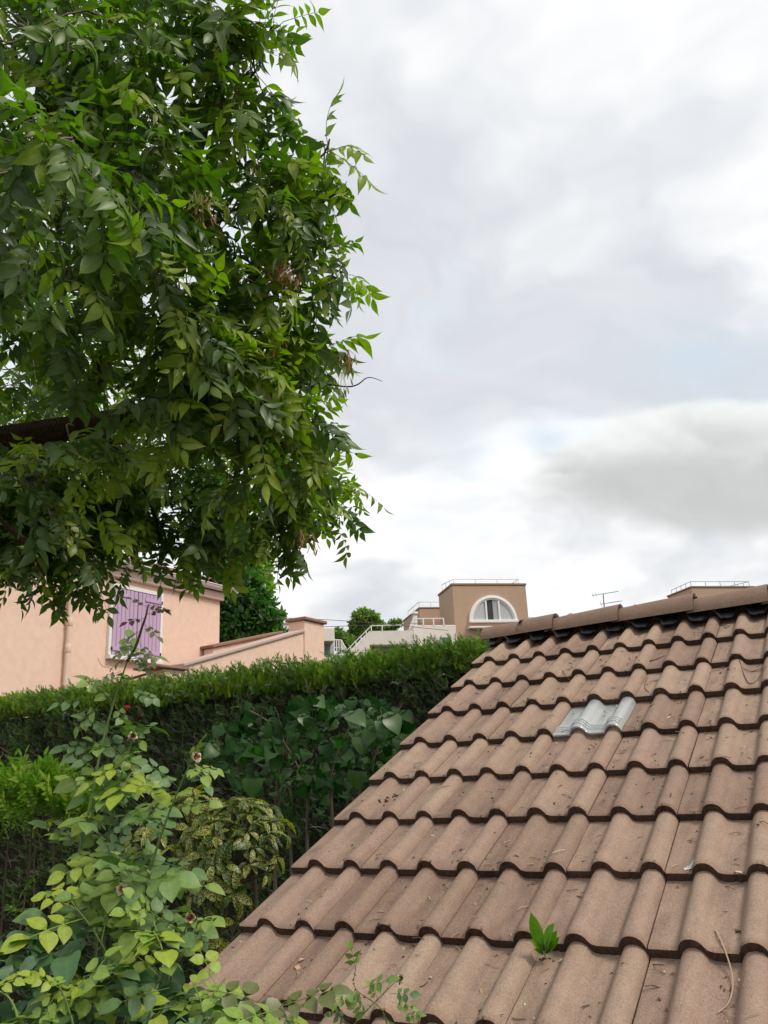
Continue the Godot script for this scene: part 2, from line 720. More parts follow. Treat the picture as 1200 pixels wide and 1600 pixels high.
func slope_cap(g: Geo, a: Vector3, b: Vector3, wid: float, th: float) -> void:
	var d := (b - a).normalized()
	var n := d.cross(Vector3.RIGHT).normalized()
	if n.y < 0:
		n = -n
	g.cbox((a + b) / 2.0 + n * th / 2, Vector3(wid, th, a.distance_to(b)), 0.008, Basis(n.cross(d), n, d))


func stair_wall() -> void:
	var X := -8.8
	var t := thing("stair_wall", "pink rendered stair wall with a sloping coping and an end pillar", "wall", Vector3(X - 0.15, 0, -9.5))
	var a := onx(256, 1045, X)
	var b := onx(285, 1042, X)
	var c := onx(474, 986, X)
	var e := onx(504, 976, X)
	var g := Geo.new()
	g.prism([Vector3(X, 0, b.z), Vector3(X, b.y, b.z), Vector3(X, c.y - 0.02, c.z), Vector3(X, 0, c.z)], Vector3(-0.22, 0, 0))
	part("wall", g, M.pink2, t, false)
	g = Geo.new()
	slope_cap(g, Vector3(X - 0.11, b.y, b.z), Vector3(X - 0.11, c.y - 0.02, c.z + 0.003), 0.30, 0.05)
	part("coping", g, mat(lin(0.5, 0.38, 0.32), 0.9), t, false)
	# low pier at the foot
	g = Geo.new()
	var pw := a.z - b.z
	g.cbox(Vector3(X - 0.16, a.y / 2, (a.z + b.z) / 2 + 0.001), Vector3(0.36, a.y, pw), 0.01)
	var pier := part("pier", g, M.pink2, t, false)
	g = Geo.new()
	g.cbox(Vector3(X - 0.18, a.y + 0.026, (a.z + b.z) / 2 + 0.06), Vector3(0.52, 0.045, pw + 0.24), 0.012)
	part("cap", g, M.coping, pier, false)
	# end pillar
	g = Geo.new()
	g.cbox(Vector3(X - 0.15, e.y / 2, (c.z + e.z) / 2), Vector3(0.36, e.y, c.z - e.z), 0.01)
	var pil := part("pillar", g, M.pink2, t, false)
	g = Geo.new()
	g.cbox(Vector3(X - 0.15, e.y + 0.031, (c.z + e.z) / 2), Vector3(0.46, 0.06, c.z - e.z + 0.1), 0.012)
	part("cap", g, M.coping, pil, false)
	# the wall behind it, against the house corner
	X = -9.75
	var t2 := thing("rear_stair_wall", "low pink wall with brown coping between the house corner and stair wall", "wall", Vector3(X, 0, -13))
	a = onx(333, 1013, X)
	b = onx(440, 990, X)
	g = Geo.new()
	g.prism([Vector3(X, 0, a.z), Vector3(X, a.y, a.z), Vector3(X, b.y, b.z), Vector3(X, 0, b.z)], Vector3(-0.2, 0, 0))
	part("wall", g, M.pink2, t2, false)
	g = Geo.new()
	slope_cap(g, Vector3(X - 0.1, a.y, a.z + 0.05), Vector3(X - 0.1, b.y, b.z), 0.30, 0.05)
	part("coping", g, M.coping, t2, false)
	# slatted stair balustrade seen over the hedge
	X = -9.3
	a = onx(160, 1076, X)
	b = onx(242, 1051, X)
	var t3 := thing("stair_balustrade", "sloping stair handrail with pale slats at the foot of the pink wall", "balustrade", Vector3(X, 0, a.z))
	g = Geo.new()
	slope_cap(g, a, b, 0.06, 0.035)
	part("handrail", g, M.coping, t3, false)
	for k in 3:
		g = Geo.new()
		var q := a.lerp(b, 0.45 + 0.25 * k)
		g.cbox(Vector3(X, q.y / 2, q.z), Vector3(0.035, q.y, 0.035), 0.004)
		part("post", g, M.coping, t3, false)
	for k in 7:
		g = Geo.new()
		var dn := Vector3(0.0, -0.05 - 0.045 * k, 0)
		slope_cap(g, a.lerp(b, 0.5 + 0.03 * k) + dn, b + dn + Vector3(0, 0.015 * k - 0.02, 0), 0.02, 0.018)
		part("slat", g, M.cream, t3, false)


# ---------------------------------------------------------------- far blocks of flats
class Face:
	var c: Vector3
	var d1: Vector3
	var d2: Vector3
	var eye: Vector3
	func hit(r: Vector3, n: Vector3) -> Vector3:
		return eye + r * ((c - eye).dot(n) / r.dot(n))

func face_at(px: float, py: float, z: float) -> Face:
	var f := Face.new()
	f.c = at(px, py, z)
	f.eye = EYE
	f.d1 = right * 4.95 - up * 0.0846 + fwd
	f.d1.y = 0
	f.d1 = f.d1.normalized()
	f.d2 = Vector3.UP.cross(f.d1)   # towards the viewer
	if f.d2.dot(EYE - f.c) < 0:
		f.d2 = -f.d2
	return f

func front(f: Face, px: float, py: float) -> Vector3:
	return f.hit(ray(px, py), f.d2)

func side(f: Face, px: float, py: float) -> Vector3:
	return f.hit(ray(px, py), f.d1)

func block(g: Geo, f: Face, w: float, l: float, top: float, bottom := 0.0, off := 0.0) -> void:
	# w along d1 from the corner, l away from the viewer
	var o := f.c + f.d1 * (w / 2 + off) - f.d2 * (l / 2)
	o.y = (top + bottom) / 2
	g.cbox(o, Vector3(w, top - bottom, l), 0.02, Basis(f.d1, Vector3.UP, f.d1.cross(Vector3.UP)))

func railing(t: Node3D, pts: Array, posts: Array, h: float, r := 0.03, m: Material = null, mid := 0) -> void:
	var q: Material = m if m else M.rail
	var g := Geo.new()
	g.tube(pts, r, r, 6)
	part("handrail", g, q, t)
	for k in mid:
		g = Geo.new()
		var low := []
		for p in pts:
			low.append(p - Vector3(0, h * (k + 1) / (mid + 1), 0))
		g.tube(low, r * 0.7, r * 0.7, 5)
		part("rail", g, q, t)
	for p in posts:
		g = Geo.new()
		g.tube([p, p - Vector3(0, h, 0)], r, r, 5)
		part("post", g, q, t)

func along(pts: Array, n: int) -> Array:
	var out := []
	for k in pts.size() - 1:
		for j in n:
			out.append(pts[k].lerp(pts[k + 1], float(j) / n))
	out.append(pts[-1])
	return out


func far_buildings() -> void:
	var g: Geo
	# brown block with the half-round window
	var f := face_at(706, 913, 42.0)
	var w := front(f, 821, 912.6).distance_to(f.c)
	var l := side(f, 685, 928.5).distance_to(f.c)
	var t := thing("brown_apartment_block", "brown rooftop apartment block with a large half-round white window", "building", Vector3(f.c.x, 0, f.c.z))
	g = Geo.new()
	block(g, f, w, l, f.c.y - 0.05)
	part("wall", g, M.brown, t, false)
	g = Geo.new()
	var o := f.c + f.d1 * (w / 2) - f.d2 * (l / 2)
	o.y = f.c.y
	g.cbox(o, Vector3(w + 0.08, 0.1, l + 0.08), 0.01, Basis(f.d1, Vector3.UP, f.d1.cross(Vector3.UP)))
	part("roof", g, M.coping, t, false)
	var a := f.c + Vector3(0, 0.28, 0)
	var rp := [side(f, 691, 921) + Vector3(0, 0.25, 0), f.c + f.d1 * 0.15 - f.d2 * 0.15 + Vector3(0, 0.3, 0), f.c + f.d1 * (w - 0.3) - f.d2 * 0.15 + Vector3(0, 0.3, 0), f.c + f.d1 * (w - 0.3) - f.d2 * 1.2 + Vector3(0, 0.3, 0)]
	railing(t, rp, along(rp, 3), 0.3, 0.018)
	var wl := front(f, 732.7, 972)
	var wr := front(f, 807.8, 971.7)
	var ctr := (wl + wr) / 2
	var ro := wl.distance_to(wr) / 2
	var hgt := front(f, 768, 932).y - ctr.y
	var e := f.d2
	var half := func(r: float, hh: float, lift: float) -> Array:
		var out := []
		for k in 25:
			var th := PI * k / 24.0
			out.append(ctr - f.d1 * cos(th) * r + Vector3(0, lift + sin(th) * hh, 0) + e * 0.004)
		return out
	g = Geo.new()
	g.prism(half.call(ro - 0.2, hgt - 0.22, 0.08), e * 0.02)
	var win := part("window", g, M.dark, t, false)
	# surround: an arch of three steps and the sill
	g = Geo.new()
	var rows := []
	for k in 25:
		var th := PI * k / 24.0
		var row := []
		for s in [[0.0, 0.0], [0.0, 0.13], [-0.13, 0.15], [-0.14, 0.09], [-0.21, 0.09], [-0.22, 0.01]]:
			row.append(ctr - f.d1 * cos(th) * (ro + s[0]) + Vector3(0, 0.04 + sin(th) * (hgt + s[0]), 0) + e * s[1])
		rows.append(row)
	g.grid(rows)
	g.cbox(ctr + Vector3(0, 0.02, 0) + e * 0.09, Vector3(ro * 2 + 0.05, 0.13, 0.2), 0.02, Basis(f.d1, Vector3.UP, f.d1.cross(Vector3.UP)))
	part("frame", g, M.white, win, false)
	for s in [-0.27, 0.27]:
		g = Geo.new()
		g.cbox(ctr + f.d1 * (s * ro) + Vector3(0, hgt * 0.42, 0) + e * 0.08, Vector3(0.09, hgt * 0.78, 0.06), 0.01, Basis(f.d1, Vector3.UP, f.d1.cross(Vector3.UP)))
		part("mullion", g, M.white, win, false)
	for s in [[-0.8, -0.32], [0.02, 0.24], [0.32, 0.8]]:
		g = Geo.new()
		rows = []
		for r in 2:
			var row := []
			for k in 25:
				var x: float = lerpf(s[0], s[1], k / 24.0)
				var hh := sqrt(maxf(0.0, 1.0 - x * x * 1.35)) * (hgt - 0.28)
				row.append(ctr + f.d1 * (x * ro) + Vector3(0, 0.1 + (hh if r == 0 else 0.0), 0) + e * (0.045 + 0.012 * sin(k * 1.9)))
			rows.append(row)
		g.grid(rows)
		part("curtain", g, M.curtain, win)
	g = Geo.new()
	var b1 := front(f, 730, 982)
	var b2 := front(f, 800, 981)
	g.cbox((b1 + b2) / 2 + e * 0.2, Vector3(b1.distance_to(b2), 0.1, 0.35), 0.02, Basis(f.d1, Vector3.UP, f.d1.cross(Vector3.UP)))
	part("awning", g, M.cream, t, false)

	# lower brown wing to its left
	f = face_at(655, 951, 45.0)
	w = front(f, 692, 951).distance_to(f.c)
	l = side(f, 630, 970.5).distance_to(f.c)
	t = thing("brown_side_wing", "lower brown wing with a rooftop rail left of the half-round window block", "building", Vector3(f.c.x, 0, f.c.z))
	g = Geo.new()
	block(g, f, w, l, f.c.y)
	part("wall", g, M.brown, t, false)
	g = Geo.new()
	o = f.c + f.d1 * (w / 2) - f.d2 * (l / 2)
	o.y = f.c.y + 0.042
	g.cbox(o, Vector3(w + 0.05, 0.08, l + 0.05), 0.01, Basis(f.d1, Vector3.UP, f.d1.cross(Vector3.UP)))
	part("roof", g, M.coping, t, false)
	rp = [side(f, 638, 965) + Vector3(0, 0.35, 0), f.c + Vector3(0, 0.36, 0), f.c + f.d1 * w + Vector3(0, 0.36, 0)]
	railing(t, rp, along(rp, 2), 0.36, 0.018)
	g = Geo.new()
	var q := at(648, 957, 44.0)
	g.tube([q, q - Vector3(0, 1.2, 0)], 0.12, 0.12, 10)
	g.tube([q + Vector3(0, 0.02, 0), q - Vector3(0, 0.12, 0)], 0.17, 0.17, 10)
	part("drainpipe", g, M.white, t)

	# cream terrace in front of it
	f = face_at(645.7, 977, 39.0)
	w = front(f, 712, 976).distance_to(f.c)
	l = side(f, 634, 983).distance_to(f.c)
	t = thing("cream_terrace_block", "cream terrace block with a white tube railing below the brown wing", "building", Vector3(f.c.x, 0, f.c.z))
	g = Geo.new()
	block(g, f, w, l, f.c.y)
	part("wall", g, M.cream, t, false)
	rp = [side(f, 638, 981) + Vector3(0, 0.95, 0) - Vector3(0, 0.0, 0), f.c + Vector3(0, 0.3, 0), f.c + f.d1 * (w * 0.72) + Vector3(0, 0.3, 0)]
	rp[0] = side(f, 640, 978)
	railing(t, rp, along(rp, 3), 0.32, 0.03, M.white)
	g = Geo.new()
	q = front(f, 698, 1001)
	g.cbox(q + f.d2 * 0.02, Vector3(0.45, 0.3, 0.04), 0.01, Basis(f.d1, Vector3.UP, f.d1.cross(Vector3.UP)))
	part("window", g, M.glass, t, false)

	# cream stair block with its sloping parapet
	f = face_at(635, 985, 36.0)
	t = thing("cream_stair_block", "cream building with a sloping parapet and white stair railing", "building", Vector3(f.c.x, 0, f.c.z))
	g = Geo.new()
	var pa := front(f, 528, 1040)
	var pb := front(f, 577.5, 986)
	var pc := front(f, 645, 985)
	var pd := Vector3(pc.x, front(f, 600, 1007).y, pc.z)
	var pe := front(f, 577.5, 1007)
	pe.y = pd.y
	var pf := Vector3(pe.x, 0, pe.z)
	var pg := Vector3(pa.x, 0, pa.z)
	g.prism([pa, pb, pc, pd, pe, pf, pg], -f.d2 * 2.5)
	part("parapet", g, M.cream, t, false)
	g = Geo.new()
	g.prism([pe - f.d2 * 0.8 + f.d1 * 0.02, pd - f.d2 * 0.8, Vector3(pd.x, 0, pd.z) - f.d2 * 0.8, pf - f.d2 * 0.8 + f.d1 * 0.02], -f.d2 * 1.6)
	part("wall", g, M.cream, t, false)
	g = Geo.new()
	q = (pe + pd) / 2 - Vector3(0, 0.16, 0) - f.d2 * 0.7
	g.cbox(q, Vector3(pe.distance_to(pd) * 0.8, 0.28, 0.1), 0.02, Basis(f.d1, Vector3.UP, f.d1.cross(Vector3.UP)))
	part("shutter", g, mat(lin(0.4, 0.36, 0.32), 0.7), t, false)
	rp = [front(f, 540, 1018), front(f, 580, 978), front(f, 605, 977), front(f, 628, 977)]
	railing(t, rp, [front(f, 548, 1010), front(f, 556, 1002), front(f, 564, 994), front(f, 572, 986), rp[1], front(f, 597, 977)], 0.24, 0.022, M.white)

	# small cream building with a balcony
	f = face_at(500, 981, 30.0)
	w = front(f, 522.5, 981).distance_to(f.c)
	t = thing("cream_balcony_house", "small cream house with a dark window and white balcony rails beside the pillar", "house", Vector3(f.c.x, 0, f.c.z))
	g = Geo.new()
	block(g, f, w, 1.5, f.c.y, front(f, 510, 1002).y)
	part("parapet", g, M.cream, t, false)
	g = Geo.new()
	var f2 := face_at(500, 1002, 30.4)
	block(g, f2, w * 0.95, 1.2, f2.c.y - 0.004, 0.0)
	part("wall", g, M.curtain, t, false)
	g = Geo.new()
	var wa := front(f2, 504, 1008)
	var wb := front(f2, 516, 1023)
	g.cbox((wa + wb) / 2 + f2.d2 * 0.02, Vector3(absf((wb - wa).dot(f2.d1)), wa.y - wb.y, 0.04), 0.01, Basis(f2.d1, Vector3.UP, f2.d1.cross(Vector3.UP)))
	part("window", g, M.glass, t, false)
	rp = [at(522, 1000, 29.5), at(533, 1000, 29.5), at(541, 1014, 29.5)]
	railing(t, rp, along(rp, 3), 0.55, 0.022, M.white, 1)
	rp = [at(503, 1028, 29.3), at(535, 1029, 29.3)]
	railing(t, rp, along(rp, 5), 0.5, 0.018, M.white)

	f = face_at(441, 975, 34.0)
	t = thing("beige_far_house", "beige far house wall glimpsed between laurel and pink pillar", "house", Vector3(f.c.x, 0, f.c.z))
	g = Geo.new()
	block(g, f, 1.3, 3.0, f.c.y)
	part("wall", g, M.cream, t, false)
	g = Geo.new()
	o = f.c + f.d1 * 0.65 - f.d2 * 1.5
	o.y = f.c.y + 0.05
	g.cbox(o, Vector3(1.45, 0.1, 3.1), 0.02, Basis(f.d1, Vector3.UP, f.d1.cross(Vector3.UP)))
	part("roof", g, M.cream, t, false)

	# brown block on the right, behind the ridge
	f = face_at(1080, 917, 50.0)
	w = front(f, 1178, 916).distance_to(f.c)
	l = side(f, 1043, 932).distance_to(f.c)
	t = thing("right_brown_block", "plain brown flat-roofed block behind the right end of the tiled ridge", "building", Vector3(f.c.x, 0, f.c.z))
	g = Geo.new()
	block(g, f, w, l, f.c.y - 0.05)
	part("wall", g, M.brown, t, false)
	g = Geo.new()
	o = f.c + f.d1 * (w / 2) - f.d2 * (l / 2)
	o.y = f.c.y
	g.cbox(o, Vector3(w + 0.08, 0.1, l + 0.08), 0.01, Basis(f.d1, Vector3.UP, f.d1.cross(Vector3.UP)))
	part("roof", g, M.coping, t, false)
	rp = [side(f, 1050, 929) + Vector3(0, 0.28, 0), f.c + Vector3(0, 0.32, 0), f.c + f.d1 * (w - 0.3) + Vector3(0, 0.32, 0), f.c + f.d1 * (w - 0.9) - f.d2 * 1.4 + Vector3(0, 0.3, 0)]
	railing(t, rp, along(rp, 4), 0.3, 0.018, M.metal)

	# roof rails and aerial standing on blocks hidden by the ridge
	for s in [[[826, 965, 864, 965, 858, 971], 44.0, "thin rooftop rail just right of the half-round window block", 40.0], [[986, 949, 991, 945, 1016, 945], 48.0, "thin rooftop rail between the aerial and the right brown block", 44.0]]:
		var p: Array = s[0]
		var base := at(p[0], 985, s[1])
		t = thing("rooftop_rail", s[2], "railing", base, "rooftop rails above hidden roofs")
		var line := [at(p[0], p[1], s[1]), at(p[2], p[3], s[1]), at(p[4], p[5], s[1] + 1.5)]
		railing(t, line, along(line, 2), 1.0, 0.018, M.metal)
	t = thing("television_aerial", "thin television aerial with two booms above the tiled ridge", "aerial", at(946, 985, 46))
	g = Geo.new()
	g.tube([at(942.5, 928, 46), at(946.5, 985, 46)], 0.03, 0.03, 6)
	part("mast", g, M.metal, t)
	for s in [[925, 930.5, 966, 924, 9, 0.16], [937.5, 944, 971, 939, 7, 0.22]]:
		g = Geo.new()
		var p0 := at(s[0], s[1], 45.8)
		var p1 := at(s[2], s[3], 46.6)
		g.tube([p0, p1], 0.018, 0.018, 5)
		var boom := part("boom", g, M.metal, t)
		for k in int(s[4]):
			g = Geo.new()
			var c := p0.lerp(p1, (k + 0.3) / s[4])
			var dd := Vector3(0, 0.6, 0.8) if k < 2 else (p1 - p0).cross(Vector3.UP).normalized()
			g.tube([c - dd * s[5], c + dd * s[5]], 0.009, 0.009, 4)
			part("element", g, M.metal, boom)
	for s in [[[430, 965, 552, 971, 700, 985], "upper overhead cable sagging past the pillar towards the far tree"], [[490, 980, 570, 977, 660, 974], "lower overhead cable crossing behind the far tree"]]:
		g = Geo.new()
		var p: Array = s[0]
		g.tube(curve([at(p[0], p[1], 33), at(p[2], p[3], 34), at(p[4], p[5], 37)], 6), 0.012, 0.012, 5)
		tag(part("overhead_cable", g, M.wire, null), s[1], "cable")


# ---------------------------------------------------------------- trees far behind
func leaf_blob(n: int, balls: Array, shell: float, size: float, cols: Array) -> Array:
	# leaf places over a union of balls: [transforms, colours]
	var xs := []
	var cs := []
	var tot := 0.0
	for b in balls:
		tot += b[1] * b[1]
	for b in balls:
		var m := int(n * b[1] * b[1] / tot)
		for k in m:
			var d := rv()
			var p: Vector3 = b[0] + d * b[1] * (1.0 - shell * R(0, 1) * R(0, 1)) * (1.0 + 0.28 * N1.get_noise_3dv(d * 2.6 + b[0]))
			var dir := (d * 0.6 + rv() * 0.8 + Vector3(0, -0.25, 0)).normalized()
			var nr := (d * 0.7 + Vector3(0, 0.7, 0) + rv() * 0.6).normalized()
			xs.append(frame(dir, nr, p, size * R(0.65, 1.25)))
			var c: Color = cols[rng.randi() % cols.size()]
			cs.append(c * R(0.8, 1.2))
	return [xs, cs]

func far_trees() -> void:
	var g := Geo.new()
	for k in 5:
		var a := TAU * k / 5.0
		g.leaf(Vector3.ZERO, Vector3(cos(a) * 0.8, sin(a) * 0.8, 0.6), Vector3(0, 1, 0.3), 1.0, 0.42, 0.3, 0.5, [0.0, 0.7, 1.0, 0.8, 0.0], a)
	var lm := leaf_mat(Color.WHITE, Color(0.7, 1.0, 0.35), 0.4)
	var clump := g.mesh(lm)
	# laurel by the house
	var zl := 19.0
	var base := at(400, 1100, zl)
	base.y = 0
	var t := thing("laurel_tree", "dark glossy laurel tree behind the corner of the pink house", "tree", base)
	g = Geo.new()
	g.tube(curve([base, base + Vector3(0.1, 2.0, 0), at(395, 960, zl)]), 0.16, 0.05, 8)
	part("trunk", g, M.bark, t)
	var balls := []
	for q in [[372, 935, 0.62], [398, 970, 0.60], [380, 995, 0.7], [420, 1000, 0.36], [345, 975, 0.8], [385, 1040, 0.95], [355, 905, 0.4]]:
		balls.append([at(q[0], q[1], zl) - base, q[2]])
	var b := leaf_blob(2600, balls, 0.5, 0.2, [Color(0.09, 0.2, 0.045), Color(0.13, 0.25, 0.055), Color(0.07, 0.15, 0.045)])
	many("crown", clump, b[0], b[1], t)
	# paler tree top that overhangs it
	zl = 17.0
	base = at(395, 1100, 21.0)
	base.y = 0
	t = thing("pale_green_tree", "yellow green leafy tree top rising above the dark laurel", "tree", base)
	g = Geo.new()
	g.tube(curve([base, base + Vector3(0.0, 2.5, 0), at(385, 900, 21.0)]), 0.14, 0.04, 8)
	part("trunk", g, M.bark, t)
	balls = []
	for q in [[375, 885, 0.5], [400, 890, 0.36], [360, 850, 0.7], [410, 915, 0.22], [385, 850, 0.5], [395, 925, 0.2]]:
		balls.append([at(q[0], q[1], 21.0) - base, q[2]])
	b = leaf_blob(1100, balls, 0.6, 0.2, [Color(0.36, 0.56, 0.07), Color(0.28, 0.48, 0.07), Color(0.44, 0.6, 0.08)])
	many("crown", clump, b[0], b[1], t)
	# small trees among the far buildings
	for s in [[[[565, 964, 0.6], [580, 970, 0.6], [559, 977, 0.55], [590, 983, 0.6], [572, 985, 0.75], [555, 992, 0.5], [594, 994, 0.4]], 62.0, "round olive green tree behind the cream stair parapet", 800, 0.34], [[[529, 993, 0.42], [534, 1001, 0.4], [525, 1003, 0.4], [543, 1008, 0.55]], 56.0, "little dark tree between the balcony house and stair block", 400, 0.26], [[[616, 976, 0.3], [622, 974, 0.25], [608, 983, 0.35]], 58.0, "wispy tree tip beside the cream terrace rail", 160, 0.26]]:
		base = at(s[0][0][0], 1000, s[1])
		base.y = 0
		t = thing("far_tree", s[2], "tree", base, "trees among the far buildings")
		g = Geo.new()
		g.tube([base, at(s[0][0][0], s[0][0][1] + 10, s[1])], 0.25, 0.08, 7)
		part("trunk", g, M.bark, t)
		balls = []
		for q in s[0]:
			balls.append([at(q[0], q[1], s[1]) - base, q[2]])
		b = leaf_blob(s[3], balls, 0.8, s[4], [Color(0.24, 0.31, 0.09), Color(0.19, 0.26, 0.08), Color(0.30, 0.36, 0.11)])
		many("crown", clump, b[0], b[1], t)


# ---------------------------------------------------------------- conifer hedge
func hedge() -> void:
	var x0 := -9.93
	var x1 := -0.6
	var zf := -6.45
	var zb := -7.5
	var top := 3.2
	var base := Vector3((x0 + x1) / 2, 0, (zf + zb) / 2)
	var t := thing("conifer_hedge", "long clipped conifer hedge with bright shoots along its top", "hedge", base)
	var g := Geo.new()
	g.box(Vector3(0, 1.5, 0), Vector3(x1 - x0 - 0.4, 2.95, zf - zb - 0.42))  # solid dark box added inside to block light through the hedge
	put("light_blocking_core", g.mesh(mat(lin(0.018, 0.016, 0.011), 1.0), false), t)
	# three sprays of flattened branchlets
	var sprays := []
	for kind in 3:
		g = Geo.new()
		var axis := []
		for k in 5:
			axis.append(Vector3(0.008 * sin(k * 1.3 + kind), 0.012 * k * k * 0.22 * (kind - 1), 0.026 * k))
		for k in 4:
			var d: Vector3 = axis[k + 1] - axis[k]
			g.leaf(axis[k], d, Vector3(R(-1, 1), 1, R(-0.3, 0.3)), 0.042, 0.007, 0.5, 0.1, [0.0, 1.0, 0.0])
			for s in [-1, 1]:
				for j in 2:
					var p: Vector3 = axis[k].lerp(axis[k + 1], 0.5 * j)
					g.leaf(p, Vector3(s * R(0.25, 0.6), R(-0.3, 0.3), 1.0), Vector3(R(-1, 1), 1, 0), R(0.028, 0.052) * (1.15 - 0.16 * k), 0.006, 0.5, 0.25, [0.0, 1.0, 0.0])
		sprays.append(g)
	var hm := leaf_mat(Color.WHITE, Color(0.6, 0.85, 0.25), 0.6)
	hm.metallic_specular = 0.3
	var xs := [[], [], []]
	var cs := [[], [], []]
	for n in 21000:
		var x := R(x0, x1)
		var y: float = top - pow(R(0, 1), 1.35) * 3.0
		var nz := N1.get_noise_3d(x * 1.7, y * 1.9, 4.0)
		var clump := N2.get_noise_3d(x * 4.5, y * 4.5, 1.0)
		var z := zf - 0.12 + nz * 0.16 + R(-0.2, 0.06) + 0.05 * clump
		if clump < -0.25 and R(0, 1) < 0.6:
			continue
		var d := Vector3(R(-0.7, 0.7), R(0.05, 1.0), R(0.25, 1.0)).normalized()
		var k := rng.randi() % 3
		xs[k].append(frame(d, rv(), Vector3(x, y, z) - base, R(0.75, 1.35)))
		var f := clampf((y - top + 0.2) / 0.2, 0, 1)
		var old := R(0, 1)
		var c := Color(0.23, 0.34, 0.13).lerp(Color(0.13, 0.22, 0.095), R(0, 1))
		if old > 0.83:
			c = Color(0.36, 0.32, 0.25)
		elif old > 0.7:
			c = Color(0.30, 0.36, 0.28)
		c = c.lerp(Color(0.24, 0.36, 0.05), f * 0.7)
		cs[k].append(c * R(0.75, 1.2))
	for n in 24000:
		var x := R(x0, x1)
		var q := R(0, 1)
		var z: float = zf - 0.02 - q * (zf - zb)
		var edge := N1.get_noise_3d(x * 1.3, 1.0, z * 1.3)
		var y := top - 0.10 + edge * 0.05 - 0.02 * sin(x * 0.9) + R(-0.08, 0.03)
		if q < 0.07:
			y -= R(0, 0.10)
		var d := Vector3(R(-0.28, 0.28), 1.0, R(-0.3, 0.35)).normalized()
		var k := rng.randi() % 3
		xs[k].append(frame(d, rv(), Vector3(x, y, z) - base, R(0.7, 1.15) * (1.35 if R(0, 1) > 0.94 else 1.0)))
		cs[k].append(Color(0.40, 0.52, 0.05).lerp(Color(0.19, 0.34, 0.045), R(0, 1)) * R(0.8, 1.25))
	for k in 3:
		many("foliage", sprays[k].mesh(hm), xs[k], cs[k], t)
	# bare grey twigs that show through the face
	g = Geo.new()
	for n in 420:
		var p := Vector3(R(x0, x1), R(0.6, top - 0.2), zf - R(0.1, 0.22))
		var d := Vector3(R(-0.6, 0.6), R(0.4, 1), R(0.1, 0.7))
		var pts := [p]
		for j in 3:
			d += rv() * 0.25
			pts.append(pts[-1] + d.normalized() * R(0.05, 0.1))
		g.col = Color(0.30, 0.26, 0.21) * R(0.5, 1.3)
		g.tube(pts, 0.0045, 0.0015, 4, false)
	part("twigs", g, mat(Color.WHITE, 0.9), t, true, "stuff")
	for n in 14:
		g = Geo.new()
		var p := Vector3(x0 + 0.4 + n * 0.66, 0, (zf + zb) / 2 + 0.1)
		g.tube(curve([p, p + Vector3(R(-0.1, 0.1), 1.2, 0.1), p + Vector3(R(-0.2, 0.2), 2.6, R(0, 0.2))], 4), 0.05, 0.015, 7)
		part("trunk", g, M.bark, t)


# ---------------------------------------------------------------- the tiled shed
const ROOF0 := Vector3(-1.8627, 2.9477, -4.8132)   # top of the first roll on the ridge line
const DOWN := Vector3(0, -0.4462, 0.8949)
const OUT := Vector3(0, 0.8949, 0.4462)
const BUTTS := [-0.03, 0.3046, 0.6477, 0.9817, 1.3262, 1.6598, 1.986, 2.3142, 2.6477, 2.9822, 3.316, 3.65]
const TILT := 0.092
const TH := 0.031
const ROLL := 0.034

# a point on the roof: u along the ridge from the first roll, v down the slope, h off the plane of the roll tops
func on(u: float, v: float, h := 0.0) -> Vector3:
	return ROOF0 + Vector3(u, 0, 0) + DOWN * v + OUT * h

func roll(d: float, lw: float, rw: float, soft: float) -> float:
	var t := -d / lw if d < 0 else d / rw
	if t >= 1.0:
		return 0.0
	var crown := 0.0
	var u := absf(d) / (lw if d < 0 else minf(rw, 0.037))
	if u < 1.0:
		crown = pow(1.0 - pow(u, 2.3), 0.62)
	if d > 0 and soft > 0.0:
		crown = maxf(crown, soft * (0.5 + 0.5 * cos(PI * t)))
	return ROLL * crown


func profile(x: float, half: bool) -> float:
	if half:
		return roll(x - 0.0825, 0.034, 0.040, 0.0)
	return maxf(roll(x - 0.0825, 0.034, 0.060, 0.62), roll(x - 0.2325, 0.034, 0.040, 0.0))

